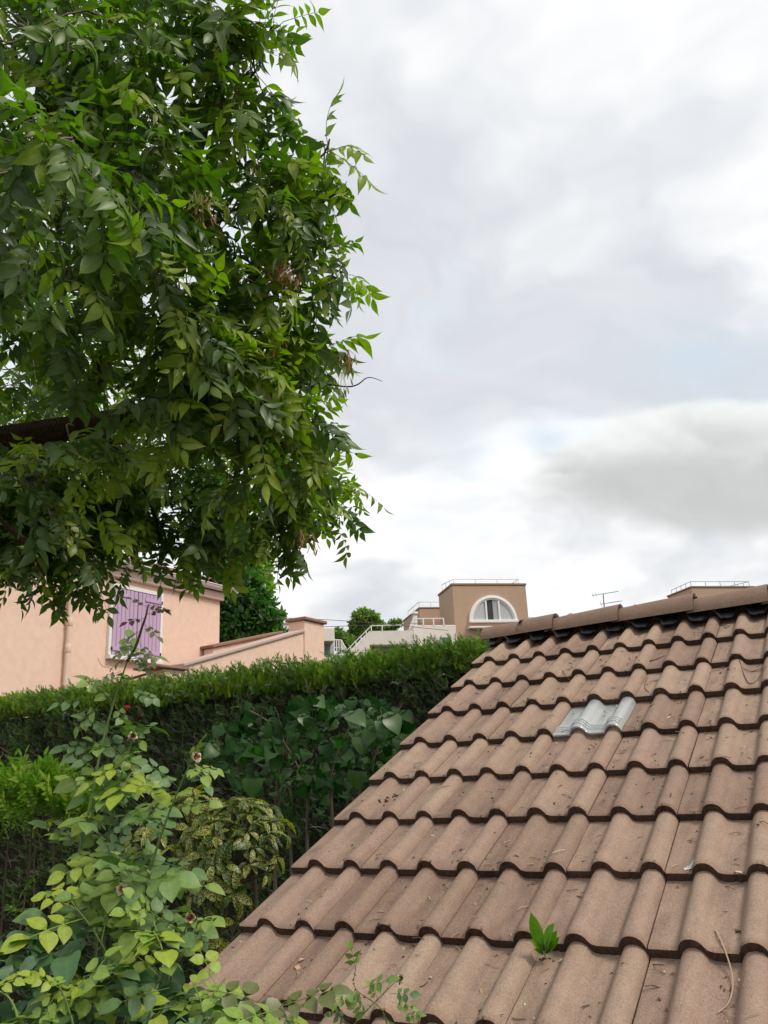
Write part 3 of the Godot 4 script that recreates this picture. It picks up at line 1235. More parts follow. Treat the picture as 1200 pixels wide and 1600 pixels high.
func tile_mesh(half: bool, sd: int, glass := false) -> Geo:
	var g := Geo.new()
	var w := 0.1200 if half else 0.2700
	var xs := []
	var x := -0.0275
	while x < w - 0.001:
		xs.append(x)
		x += 0.0062
	xs.append(w)
	var vs := [0.0, 0.08, 0.15, 0.22, 0.29, 0.35, 0.39, 0.412, 0.4205]
	var top := []
	var r := RandomNumberGenerator.new()
	r.seed = sd
	var chips := []
	for k in xs.size():
		var rug := 1.0 if (half and xs[k] > 0.05) or xs[k] > 0.20 else 0.45
		chips.append(absf(r.randfn(0.0, 1.0)) * 0.0026 * rug * (0.0 if glass else 1.0) + (0.007 if r.randf() > 0.96 and not glass else 0.0))
	for k in vs.size():
		var row := []
		for j in xs.size():
			var s: float = vs[k]
			var h := profile(xs[j], half) - ROLL + TILT * (s - 0.42)
			if k == vs.size() - 1:
				h -= 0.0035 + chips[j] * 0.8
				s -= chips[j]
			if glass and k > 3 and k < 8:
				h += 0.003 * (k % 2)
			row.append(Vector3(xs[j], h, s))
		top.append(row)
	# the hollows are coloured greyer and darker than the rolls, broken by noise
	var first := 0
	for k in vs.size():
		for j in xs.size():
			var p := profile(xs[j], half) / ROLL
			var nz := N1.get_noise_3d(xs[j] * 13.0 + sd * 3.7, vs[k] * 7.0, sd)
			var hollow_tone := clampf(0.30 - p * 0.5 + nz * 0.70 + 0.35 * N2.get_noise_3d(xs[j] * 40.0, vs[k] * 4.0, sd * 2.0), 0.0, 1.0)
			var c := Color(1.02, 1.01, 1.0).lerp(Color(0.62, 0.595, 0.645), hollow_tone)
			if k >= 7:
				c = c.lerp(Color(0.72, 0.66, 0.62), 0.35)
			g.col = c if not glass else Color.WHITE
			g.p(top[k][j], Vector2(j, k))
	var n := xs.size()
	for k in vs.size() - 1:
		for j in n - 1:
			var a := first + k * n + j
			g.tri(a, a + 1, a + n)
			g.tri(a + 1, a + n + 1, a + n)
	# the rough front edge, the underside, the two long edges
	var butt := []
	for k in 4:
		var row := []
		for j in n:
			var q: Vector3 = top[-1][j]
			var lump := r.randfn(0.0, 0.0011) if k == 1 or k == 2 else 0.0
			row.append(q - Vector3(0, (TH - 0.0035) * k / 3.0 * (0.3 if glass else 1.0), lump + 0.0012 * k))
		butt.append(row)
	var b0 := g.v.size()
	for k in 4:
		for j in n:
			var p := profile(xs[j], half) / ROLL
			var q := 0.17 + r.randf() * 0.13  # front edge darkened for dirt and for shade painted into its colour
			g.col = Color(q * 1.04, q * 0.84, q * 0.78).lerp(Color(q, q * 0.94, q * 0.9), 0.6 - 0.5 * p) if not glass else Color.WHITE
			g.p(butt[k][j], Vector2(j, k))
	for k in 3:
		for j in n - 1:
			var a := b0 + k * n + j
			g.tri(a, a + 1, a + n)
			g.tri(a + 1, a + n + 1, a + n)
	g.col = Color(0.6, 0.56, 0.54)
	var under := [[], []]
	for j in n:
		under[0].append(butt[-1][j])
		under[1].append(Vector3(xs[j], profile(xs[j], half) - ROLL + TILT * (0.1 - 0.42) - TH, 0.1))
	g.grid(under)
	g.col = Color(0.75, 0.7, 0.68)
	for e in [0, n - 1]:
		var rows := [[], []]
		for k in vs.size():
			var wob := Vector3(absf(r.randfn(0.0, 0.0012)) * (-1.0 if e else 0.0), 0, 0)
			rows[0].append(top[k][e])
			rows[1].append(top[k][e] + wob - Vector3(0, TH if e == 0 else 0.0105, 0))
		g.grid(rows)
	return g


func shed() -> void:
	var t := thing("tiled_shed", "low garden shed with a brown concrete tile roof and half-round ridge", "shed", Vector3(0.2, 0, -3.6))
	var xl := -1.90
	var xr := 1.62
	var g := Geo.new()
	# gable walls, front and back walls
	for x in [xl, xr - 0.14]:
		g = Geo.new()
		g.prism([Vector3(x, 0, -1.78), Vector3(x, 1.34, -1.78), Vector3(x, 2.88, -4.88), Vector3(x, 2.44, -5.76), Vector3(x, 0, -5.76)], Vector3(0.14, 0, 0))
		part("gable_wall", g, M.shedwall, t, false)
	g = Geo.new()
	g.box(Vector3((xl + xr) / 2, 0.66, -1.85), Vector3(xr - xl - 0.284, 1.32, 0.14))
	part("front_wall", g, M.shedwall, t, false)
	g = Geo.new()
	g.box(Vector3((xl + xr) / 2, 1.2, -5.69), Vector3(xr - xl - 0.284, 2.4, 0.14))
	part("back_wall", g, M.shedwall, t, false)
	g = Geo.new()
	g.prism([on(-0.06, 0.0, -0.075), on(-0.06, 3.62, -0.075), on(-0.06, 3.62, -0.10), on(-0.06, 0.0, -0.10)], Vector3(3.55, 0, 0))
	var deck := part("roof", g, M.wood, t, false)
	g = Geo.new()
	g.prism([Vector3(-1.96, 2.96, -4.93), Vector3(-1.96, 2.5, -5.88), Vector3(-1.96, 2.45, -5.88), Vector3(-1.96, 2.86, -4.93)], Vector3(3.6, 0, 0))
	part("rear_slope", g, M.ridge, t, false)
	# gutter under the eave
	g = Geo.new()
	var gr := []
	var eave := on(0, 3.72, -0.09)
	for x in [-1.98, 1.66]:
		var row := []
		for k in 9:
			var a := PI + PI * k / 8.0
			row.append(Vector3(x, eave.y + 0.06 * sin(a), eave.z + 0.06 * cos(a)))
		gr.append(row)
	g.grid(gr)
	part("gutter", g, M.metal, t)
	# tiles, one by one
	var full := []
	var halves := []
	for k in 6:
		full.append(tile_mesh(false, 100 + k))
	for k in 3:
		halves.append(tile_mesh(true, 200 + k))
	var made := {}
	var basis := Basis(Vector3.RIGHT, OUT, DOWN)
	for row in BUTTS.size():
		for c in 12:
			var half := c == 1
			var u: float = -0.0825 + (0.0 if c == 0 else (0.30 if c == 1 else 0.45 + 0.30 * (c - 2)))
			if u > 3.05:
				continue
			var skylight := row == 4 and c == 3
			var jit := Vector3(R(-0.0015, 0.0015), R(-0.0008, 0.0012), R(-0.003, 0.003))
			var b := basis * Basis(Vector3.UP, R(-0.004, 0.004))
			var xf := Transform3D(b, on(u, BUTTS[row] - 0.42) + b * jit - t.position)
			if skylight:
				var gm := mat(Color(0.80, 0.82, 0.82, 0.6), 0.3, 0.0, 0.6)
				gm.transparency = BaseMaterial3D.TRANSPARENCY_ALPHA
				gm.clearcoat_enabled = true
				gm.clearcoat = 0.6
				gm.clearcoat_roughness = 0.15
				var o := put("skylight_tile", tile_mesh(false, 999, true).mesh(gm), deck, xf)
				o.set_meta("label", "clear plastic skylight tile set among the brown tiles")
				# moulded bars across its lower end
				for j in 3:
					var sg := Geo.new()
					var pts := []
					for k in 39:
						var x := -0.018 + k * 0.0074
						pts.append(Vector3(x, profile(x, false) - 0.0265 + TILT * (0.395 - 0.022 * j - 0.42), 0.395 - 0.022 * j))
					sg.tube(pts, 0.0035, 0.0035, 5)
					put("moulded_bar", sg.mesh(gm), o)
				continue
			var v: int = rng.randi() % (3 if half else 6)
			var m: int = rng.randi() % M.tiles.size()
			var key := "%s%d_%d" % ["h" if half else "f", v, m]
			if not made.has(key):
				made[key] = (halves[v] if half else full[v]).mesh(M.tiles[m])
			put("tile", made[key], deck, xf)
	# black flexible flashing dressed over the top course
	g = Geo.new()
	var rows := []
	for k in 7:
		var line := []
		for j in 250:
			var u := -0.10 + j * 0.0145
			var x := fposmod(u - 0.0825 - 0.45 + 0.0825 + 0.0825, 0.30)
			var pr := profile(x, false)
			var v := -0.10 + k * lerpf(0.0285, 0.0195, clampf(pr / ROLL * 1.6, 0, 1)) + (0.012 * N1.get_noise_2d(u * 9.0, 5.0) if k == 6 else 0.0)
			var cr := N1.get_noise_3d(u * 11.0, v * 16.0, 2.0) * 0.007 + N2.get_noise_3d(u * 34.0, v * 30.0, 8.0) * 0.003
			line.append(on(u, v, maxf(pr * 0.8 - 0.021, pr - ROLL) + 0.006 + absf(cr) + (0.012 if k < 3 else 0.0)))
		rows.append(line)
	g.grid(rows)
	var fl := part("ridge_flashing", g, M.flash, t)
	fl.set_meta("label", "crumpled black flashing strip under the ridge tiles")
	# half-round ridge tiles, each lapping over the next one's start
	var cz := -4.895
	var cy := 2.948
	var ends := [[-2.005, -1.70, 0.0, 0.094, 0.097], [-1.80, -1.545, 0.006, 0.101, 0.110], [-1.60, -1.158, 0.004, 0.092, 0.115], [-1.20, -0.748, 0.010, 0.093, 0.117], [-0.79, -0.372, 0.008, 0.093, 0.117], [-0.41, 0.03, 0.008, 0.093, 0.117], [-0.01, 0.43, 0.006, 0.093, 0.117], [0.39, 0.83, 0.008, 0.093, 0.117], [0.79, 1.23, 0.007, 0.093, 0.117], [1.19, 1.63, 0.008, 0.093, 0.117]]
	var idx := 0
	for e in ends:
		g = Geo.new()
		var sk := R(0.004, 0.016)
		var outer := []
		var inner := []
		for k in 8:
			var f := k / 7.0
			var x := lerpf(e[0], e[1], f)
			var ro := lerpf(e[3], e[4], f)
			var r1 := []
			var r2 := []
			for j in 17:
				var a := deg_to_rad(lerpf(3.0, 190.0, j / 16.0))
				var lump := 0.0012 * N2.get_noise_3d(x * 20.0, j * 0.6, 3.0)
				# the left end of the second tile is broken off on a slant
				var xx := x
				if idx == 1 and k == 0:
					xx += 0.10 * maxf(0.0, sin(a)) + 0.012 * sin(j * 2.1)
				var cc := Vector3(xx, cy + e[2] + sk * (f - 0.5), cz)
				r1.append(cc + Vector3(0, sin(a) * (ro + lump) * 0.98, cos(a) * (ro + lump)))
				r2.append(cc + Vector3(0, sin(a) * (ro - 0.016) * 0.98, cos(a) * (ro - 0.016)))
			outer.append(r1)
			inner.append(r2)
		g.grid(outer)
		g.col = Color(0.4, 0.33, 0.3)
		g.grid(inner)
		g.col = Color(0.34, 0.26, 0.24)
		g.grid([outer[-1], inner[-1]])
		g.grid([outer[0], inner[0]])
		var rt := part("ridge_tile", g, M.ridge, deck)
		if idx == 1:
			rt.set_meta("label", "broken short ridge tile with a slanting left end")
		if idx > 0 and idx < 5:
			# black plug standing in for the dark gap at the open right end
			g = Geo.new()
			g.tube([Vector3(e[1] - 0.008, cy + e[2] + e[4] - 0.03, cz + 0.02), Vector3(e[1] + 0.012, cy + e[2] + e[4] - 0.022, cz + 0.016)], 0.022, 0.018, 8)
			part("dark_gap_plug", g, M.flash, t)
		idx += 1


func strip_twig(called: String, label: String, pts: Array, r0: float, r1: float, m: Material, cat := "twig", group := "") -> Node3D:
	var g := Geo.new()
	var w := []
	for q in pts:
		w.append(roof_point(q[0], q[1], q[2] if q.size() > 2 else 0.004))
	g.tube(curve(w, 5), r0, r1, 5)
	return tag(part(called, g, m, null), label, cat, group)

# where a sight line meets the roof plane, lifted h off the tile surface there
func roof_point(px: float, py: float, h: float) -> Vector3:
	var r := ray(px, py)
	var q := EYE + r * ((ROOF0 - OUT * 0.02 - EYE).dot(OUT) / r.dot(OUT))
	var u := (q - ROOF0).x
	var v := (q - ROOF0).dot(DOWN)
	return on(u, v, roof_height(u, v) + h)

func roof_height(u: float, v: float) -> float:
	var row := 0
	while row < BUTTS.size() - 1 and v > BUTTS[row]:
		row += 1
	var x := u + 0.0825
	var pr := 0.0
	if x < 0.30:
		pr = profile(x, false)
	elif x < 0.45:
		pr = profile(x - 0.30, true)
	else:
		pr = profile(fposmod(x - 0.45, 0.30), false)
	return pr - ROLL + TILT * (v - BUTTS[row])


func on_the_roof() -> void:
	# seed keys, stalk bits and leaf crumbs washed into the hollows
	var key := Geo.new()
	key.leaf(Vector3(0, 0, -0.015), Vector3(0, 0, 1), Vector3.UP, 0.032, 0.0075, 0.5, 0.35, [0.0, 0.45, 0.6, 1.0, 0.75, 0.0])
	var stalk := Geo.new()
	stalk.tube([Vector3(0, 0.001, -0.02), Vector3(0.003, 0.003, -0.004), Vector3(-0.001, 0.002, 0.012), Vector3(0.003, 0.001, 0.022)], 0.0013, 0.0008, 4)
	var crumb := Geo.new()
	crumb.leaf(Vector3(0, 0, -0.006), Vector3(0, 0, 1), Vector3.UP, 0.013, 0.009, 0.8, 1.2, [0.3, 1.0, 0.8, 0.3])
	var lm := mat(Color.WHITE, 0.85)
	lm.cull_mode = BaseMaterial3D.CULL_DISABLED
	var t := thing("leaf_litter", "scattered dry seed keys and leaf crumbs on the roof tiles", "leaf litter", Vector3(0, 0, 0))
	t.set_meta("kind", "stuff")
	var kinds := [[key, 620], [stalk, 520], [crumb, 900]]
	for s in kinds:
		var xs := []
		var cs := []
		for n in s[1]:
			var u := R(-0.08, 2.2)
			var v := R(0.06, 3.6)
			if N1.get_noise_2d(u * 2.2, v * 2.2) + R(-0.35, 0.35) < -0.05:
				continue
			# settle towards a hollow or against a roll
			if R(0, 1) < 0.75:
				u = -0.0825 + roundf((u + 0.0825) / 0.15) * 0.15 + R(0.0, 0.055) - 0.005
			var d := Vector3(R(-1, 1), 0, R(-1, 1)).normalized()
			var p := on(u, v, roof_height(u, v) + 0.003)
			xs.append(frame(d + DOWN * 0.3, OUT + rv() * 0.35, p, R(0.6, 1.25)))
			var c := [Color(0.36, 0.27, 0.16), Color(0.20, 0.115, 0.06), Color(0.085, 0.05, 0.03), Color(0.55, 0.47, 0.33)][[0, 1, 2, 2, 1, 3][rng.randi() % 6]] as Color
			cs.append(c * R(0.8, 1.1))
		many("seed_keys" if s[0] == key else ("stalks" if s[0] == stalk else "crumbs"), (s[0] as Geo).mesh(lm), xs, cs, t)
	var pale := mat(lin(0.42, 0.30, 0.20), 0.8)
	var dark := mat(lin(0.09, 0.05, 0.033), 0.85)
	var mid := mat(lin(0.2, 0.13, 0.08), 0.85)
	strip_twig("leaf_stalk", "long pale curved leaf stalk lying across the lower right tiles", [[1116, 1443, 0.004], [1128, 1470, 0.004], [1138, 1497, 0.012], [1141, 1525, 0.006], [1134, 1552, 0.004], [1118, 1569, 0.004]], 0.0022, 0.0016, pale, "stalk")
	strip_twig("forked_twig", "bent dark twig in the hollow near the right edge of the third course", [[1155, 1029], [1160, 1045], [1166, 1058], [1172, 1063], [1182, 1056], [1198, 1043]], 0.0022, 0.0014, dark)
	strip_twig("short_twig", "straight dark twig on a tile just below the ridge", [[1013, 1027], [1024, 1023], [1036, 1016]], 0.003, 0.0015, dark)
	strip_twig("hooked_twig", "hooked brown twig above the right side of the skylight tile", [[1009, 1047], [1006, 1060], [1007, 1070], [1013, 1077]], 0.002, 0.0014, mid)
	strip_twig("snapped_twig", "small bent twig at the edge of the second course left of centre", [[878, 1043], [882, 1050], [890, 1053], [902, 1055]], 0.0025, 0.0018, mid)
	strip_twig("tangled_twig", "loose tangle of fine twigs below the right end of the ridge", [[1160, 1036], [1170, 1039], [1180, 1036], [1190, 1033], [1186, 1038], [1172, 1040]], 0.0017, 0.0014, dark)
	strip_twig("thin_stalk", "thin reddish stalk on the lowest course right of the seedling", [[798, 1582], [806, 1584], [820, 1583]], 0.0016, 0.0012, mid, "stalk")
	strip_twig("curled_stalk", "short curled dark stalk in a hollow left of the seedling", [[652, 1530], [658, 1528], [665, 1521]], 0.0015, 0.001, dark, "stalk")
	# a curled-up dead leaf
	var g := Geo.new()
	for q in [[590, 1246], [598, 1250], [606, 1240], [612, 1234], [602, 1244], [615, 1240]]:
		var p := roof_point(q[0], q[1], 0.006)
		g.leaf(p, rv() + Vector3(0, 0.4, 0), OUT, 0.032, 0.022, 0.5, R(2.5, 4.0), [0.2, 0.8, 1.0, 0.7, 0.2])
	tag(part("dead_leaf", g, dark, null), "curled dark dead leaf on the left tiles of the fifth course", "dead leaf")
	g = Geo.new()
	g.leaf(roof_point(528, 1441, 0.004), Vector3(0.8, 0, -0.5), OUT, 0.03, 0.014, 0.2, 0.4)
	tag(part("yellow_leaf", g, mat(lin(0.55, 0.40, 0.12), 0.7), null), "small yellow fallen leaflet on the lower left tiles", "fallen leaf")
	g = Geo.new()
	g.leaf(roof_point(458, 1495, 0.004), Vector3(0.7, 0, 0.5), OUT, 0.03, 0.016, 0.3, 0.8)
	g.leaf(roof_point(463, 1490, 0.006), Vector3(0.3, 0.5, -0.6), OUT, 0.022, 0.012, 0.3, 0.8)
	tag(part("pale_leaf", g, mat(lin(0.5, 0.32, 0.2), 0.7), null), "pale dry leaf scrap on the second lowest course at left", "fallen leaf")
	# bird dropping
	g = Geo.new()
	g.col = Color(1, 1, 1)
	var rows := []
	var c0 := roof_point(1073, 1349, 0.0)
	for k in 2:
		var row := []
		for j in 15:
			var a := TAU * j / 14.0
			var rr := (0.002 if k == 0 else 0.011 + 0.004 * sin(j * 2.3)) * (1.6 if cos(a) > 0.3 else 1.0)
			var q := c0 + Vector3(rr * cos(a), 0, 0) + DOWN * (-0.9 * rr * sin(a) - 0.5 * rr * cos(a))
			var uv := Vector2((q - ROOF0).x, (q - ROOF0).dot(DOWN))
			row.append(on(uv.x, uv.y, roof_height(uv.x, uv.y) + (0.0028 if k == 0 else 0.0012)))
		rows.append(row)
	g.grid(rows)
	tag(part("bird_dropping", g, mat(lin(0.62, 0.62, 0.62), 0.7), null), "white bird dropping streak on a tile at the right", "bird dropping")
	# ash seedling rooted under a tile edge
	var foot := roof_point(846, 1478, 0.0)
	t = thing("ash_seedling", "small bright green seedling growing from a tile joint", "seedling", foot)
	var lf := leaf_mat(lin(0.26, 0.48, 0.05), Color(0.7, 1.0, 0.25), 0.4, M.leaf_tex)
	for q in [[830, 1436, 0.075, 0.034], [861, 1448, 0.07, 0.036], [869, 1462, 0.05, 0.024], [833, 1474, 0.03, 0.018], [856, 1487, 0.035, 0.02], [866, 1484, 0.045, 0.022], [838, 1490, 0.03, 0.018], [874, 1472, 0.03, 0.018]]:
		g = Geo.new()
		var tip := at(lerpf(846, q[0], 0.85), lerpf(1478, q[1], 0.85), depth(foot) - 0.03)
		var d := (tip - foot)
		var st := foot + Vector3(0, 0.008, 0)
		g.leaf(st + d * 0.15, d, (EYE - foot).normalized() * 0.7 + OUT * 0.6 + rv() * 0.3, maxf(d.length() * 0.95, q[2] * 0.6), q[3], 0.35, 0.25)
		part("leaf", g, lf, t)
	g = Geo.new()
	g.tube([foot - OUT * 0.01, foot + Vector3(0.002, 0.01, 0.004), foot + Vector3(0, 0.02, 0.006)], 0.002, 0.0015, 5)
	g.tube([foot + Vector3(0.01, 0.016, 0), at(859, 1478, depth(foot) - 0.02), at(865, 1500, depth(foot) - 0.03)], 0.001, 0.0006, 4)
	part("stem", g, M.stem, t)
	g = Geo.new()
	for k in 26:
		var a := foot + Vector3(R(-0.03, 0.03), 0, 0) + DOWN * R(-0.006, 0.012)
		g.leaf(a + OUT * 0.001, rv() + OUT * 0.2, OUT, R(0.006, 0.013), R(0.005, 0.009), 0.6, 1.2, [0.3, 1.0, 0.8, 0.3])
	part("soil_clump", g, mat(lin(0.045, 0.032, 0.022), 1.0), t)


# ---------------------------------------------------------------- shrubs
const OVAL := [0.0, 0.66, 0.97, 1.0, 0.80, 0.42, 0.0]
const LANCE := [0.0, 0.60, 0.95, 1.0, 0.80, 0.48, 0.16, 0.0]

func to_eye(p: Vector3) -> Vector3:
	return (EYE - p).normalized()

func climber() -> void:
	var base := at(470, 1200, 4.9)
	base.y = 0
	var t := thing("heart_leaf_climber", "dark green climber with heart-shaped leaves in front of the hedge beside the roof", "climber", base)
	var meshes := []
	var mats := [leaf_mat(lin(0.05, 0.135, 0.03), Color(0.4, 0.8, 0.2), 0.6, M.leaf_tex, 0.3), leaf_mat(lin(0.035, 0.10, 0.025), Color(0.3, 0.7, 0.2), 0.6, M.leaf_tex, 0.3), leaf_mat(lin(0.12, 0.24, 0.06), Color(0.5, 0.9, 0.3), 0.4, M.leaf_tex, 0.6)]
	for k in 5:
		var g := Geo.new()
		g.leaf(Vector3(0, 0, 0), Vector3(0, 0, 1), Vector3.UP, 1.0, 0.86, 0.22, R(0.3, 0.9), [0.0, 0.9, 1.0, 0.88, 0.62, 0.3, 0.0])
		for s in [-1.0, 1.0]:
			g.leaf(Vector3(0, 0, 0.10), Vector3(s * 0.8, 0.12, -0.62), Vector3.UP, 0.30, 0.34, 0.1, 0.2, [0.0, 1.0, 0.9, 0.0])
		g.tube([Vector3(0, 0, 0), Vector3(0, 0.05, -0.25), Vector3(0, 0.0, -0.55)], 0.014, 0.012, 4, false)
		meshes.append(g)
	var keep := {}
	var n := 0
	while n < 285:
		var a := R(0, TAU)
		var q := sqrt(R(0, 1))
		var px := 488 + cos(a) * q * 170
		var py := 1160 + sin(a) * q * 72 + (px - 485) * -0.10
		if py < 1100 and px < 400:
			continue
		var z := 5.0 + R(-0.45, 0.5) + (1172 - py) * 0.0012
		if n >= 272:
			px = R(420, 560)
			py = R(1210, 1290)
			z = R(4.9, 5.3)
		var p := at(px, py, z)
		if p.x > -2.12:
			continue
		var dir := (Vector3(R(-0.8, 0.8), R(-1.0, 0.15), R(-0.5, 0.8)) + to_eye(p) * 0.35).normalized()
		var nr := (Vector3.UP * R(0.0, 1.0) + to_eye(p) * R(0.0, 1.0) + rv() * 0.9).normalized()
		var k := rng.randi() % 5
		var m := 0 if R(0, 1) < 0.42 else (1 if R(0, 1) < 0.78 else 2)
		var key := k * 3 + m
		if not keep.has(key):
			keep[key] = (meshes[k] as Geo).mesh(mats[m])
		put("leaf", keep[key], t, frame(dir, nr, p - base, R(0.055, 0.11)))
		n += 1
	for q in [[597, 1121, 0.115, Vector3(0.3, -0.7, 0.3)], [606, 1117, 0.13, Vector3(0.6, -0.6, 0.2)], [563, 1146, 0.12, Vector3(0.25, -1.0, 0.3)], [583, 1139, 0.11, Vector3(-0.2, -0.6, 0.5)], [545, 1115, 0.14, Vector3(0.9, -0.25, 0.3)], [560, 1198, 0.13, Vector3(-0.1, -1, 0.2)], [395, 1210, 0.13, Vector3(0.1, -1, 0.2)]]:
		var p := at(q[0], q[1], 4.55)
		if not keep.has(2):
			keep[2] = (meshes[0] as Geo).mesh(mats[2])
		put("leaf", keep[2], t, frame(q[3], Vector3.UP * 0.8 + to_eye(p) * 0.7, p - base, q[2]))
	var sm: Material = M.twig
	for q in [[[430, 1330], [436, 1260], [434, 1215], [450, 1150]], [[455, 1340], [440, 1290], [430, 1250]], [[520, 1300], [515, 1220], [545, 1140], [590, 1110]], [[480, 1320], [478, 1230], [430, 1140], [390, 1110]], [[560, 1280], [580, 1200], [600, 1140]]]:
		var g := Geo.new()
		var pts := []
		var f := at(q[0][0], q[0][1], 5.0)
		pts.append(Vector3(f.x, 0, f.z))
		for k in q.size():
			pts.append(at(q[k][0], q[k][1], 4.95))
		g.tube(curve(pts, 5), 0.012, 0.004, 6)
		part("stem", g, sm, t)


func aucuba() -> void:
	var base := at(350, 1340, 3.75)
	base.y = 0
	var t := thing("spotted_laurel", "rounded variegated shrub with yellow spotted leaves beside the roof edge", "shrub", base)
	var mats := []
	for k in 3:
		mats.append(leaf_mat([Color(1, 1, 1), Color(1, 1, 0.96), Color(0.9, 0.95, 0.9)][k], Color(0.8, 0.95, 0.3), 0.42, leaf_texture(0.1, [0.62, 0.72, 0.44][k], 300 + k, Color(0.96, 0.94, 0.52)), 0.6))
	var keep := []
	for k in 4:
		for m in 3:
			var g := Geo.new()
			g.leaf(Vector3.ZERO, Vector3(0, 0.15, 1), Vector3.UP, 1.0, 0.36, 0.35, 0.5 + 0.28 * k, [0.0, 0.5, 0.92, 1.0, 0.85, 0.5, 0.0], R(-0.3, 0.3))
			keep.append(g.mesh(mats[m]))
	var stems := Geo.new()
	var shown := 0
	var others := []
	for s in [[366, 1335, 0.26, 62, 3.75], [262, 1312, 0.20, 22, 3.85], [345, 1425, 0.15, 8, 3.7], [315, 1290, 0.17, 16, 3.8]]:
		var c := at(s[0], s[1], s[4])
		for n in s[3]:
			var d := rv()
			if d.y < -0.35:
				d.y = -d.y
			if d.dot(to_eye(c)) < -0.35:
				d = -d
			var p: Vector3 = c + d * s[2] * R(0.72, 1.0)
			stems.tube([c + d * 0.05 - Vector3(0, 0.1, 0), p], 0.005, 0.003, 4, false)
			var ax := (d + Vector3(0, 0.55, 0)).normalized()
			var ph := R(0, TAU)
			for k in (5 if s[3] != 8 else 3):
				var o := ax.cross(Vector3(0.3, 0.2, 1)).normalized().rotated(ax, ph + TAU * k / 5.0 + R(-0.3, 0.3))
				var dir := (o + ax * R(-0.1, 0.7) + Vector3(0, -0.25, 0)).normalized()
				var xf := frame(dir, ax + o * 0.3 + rv() * 0.25, p + o * 0.006 - base, R(0.055, 0.105))
				var which := rng.randi() % 12
				if shown < 290 and d.dot(to_eye(c)) > -0.1:
					put("leaf", keep[which], t, xf)
					shown += 1
				else:
					others.append(xf)
	for k in 4:
		var c := at(330 + k * 22, 1400, 3.75)
		stems.tube(curve([Vector3(c.x, 0, c.z), c + rv() * 0.05, c + Vector3(R(-0.1, 0.1), 0.25, 0)], 4), 0.014, 0.006, 6)
	part("stems", stems, M.twig, t)
	many("foliage", keep[4], others, [], t)


func fine_shrub() -> void:
	var base := at(40, 1300, 4.1)
	base.y = 0
	var t := thing("fine_leaved_shrub", "bright green fine-leaved shrub at the left edge below the hedge", "shrub", base)
	var mats := [leaf_mat(lin(0.46, 0.66, 0.08), Color(0.7, 1.0, 0.3), 0.4, M.leaf_tex), leaf_mat(lin(0.35, 0.56, 0.07), Color(0.65, 0.95, 0.3), 0.4, M.leaf_tex), leaf_mat(lin(0.54, 0.72, 0.08), Color(0.75, 1.0, 0.3), 0.4, M.leaf_tex)]
	var meshes := []
	for k in 6:
		var g := Geo.new()
		for j in 4:
			for s in [-1.0, 1.0]:
				g.leaf(Vector3(0, 0.004 * j, 0.022 * j), Vector3(s * 1.0, R(-0.1, 0.5), R(0.5, 1.1)), Vector3(R(-0.3, 0.3), 1, 0), R(0.035, 0.055), R(0.012, 0.018), 0.35, R(0.2, 0.8), [0.0, 0.8, 1.0, 0.6, 0.0])
		g.leaf(Vector3(0, 0.016, 0.085), Vector3(0, 0.2, 1), Vector3.UP, 0.05, 0.017, 0.35, 0.4, [0.0, 0.8, 1.0, 0.6, 0.0])
		g.tube([Vector3(0, 0, -0.05), Vector3(0, 0.016, 0.088)], 0.002, 0.001, 4, false)
		meshes.append(g.mesh(mats[k % 3]))
	var xs := []
	for n in 330:
		var s: Array = [[15, 1285, 0.30], [80, 1262, 0.17], [-80, 1290, 0.36], [105, 1275, 0.11], [40, 1240, 0.12], [-20, 1250, 0.2]][rng.randi() % 6]
		var d := rv()
		if d.y < -0.2:
			d.y = -d.y * 0.6
		var p: Vector3 = at(s[0], s[1], 4.1) + d * s[2] * sqrt(R(0.35, 1.0)) * Vector3(1, 0.75, 1)
		var xf := frame(d * 0.7 + Vector3(0, R(0.1, 0.9), 0) + rv() * 0.5, d + Vector3.UP, p - base, R(0.7, 1.25))
		if n < 290:
			put("sprig", meshes[rng.randi() % 6], t, xf)
		else:
			xs.append(xf)
	many("foliage", meshes[1], xs, [], t)
	for n in 6:
		var p := at(R(-40, 70), R(1290, 1440), R(3.9, 4.2))
		put("sprig", meshes[rng.randi() % 6], t, frame(rv() + Vector3(0, 0.3, 0.4), Vector3.UP, p - base, R(0.6, 1.0)))
	for q in [[10, 1350], [38, 1350], [-30, 1340], [70, 1330], [22, 1340]]:
		var g := Geo.new()
		var c := at(q[0], q[1], 4.1)
		g.tube(curve([Vector3(c.x + R(-0.3, 0.3), 0, c.z - R(0, 0.3)), c + rv() * 0.1, c + Vector3(R(-0.15, 0.15), 0.3, R(-0.1, 0.1))], 5), 0.006, 0.003, 6)
		part("stem", g, M.wood, t)


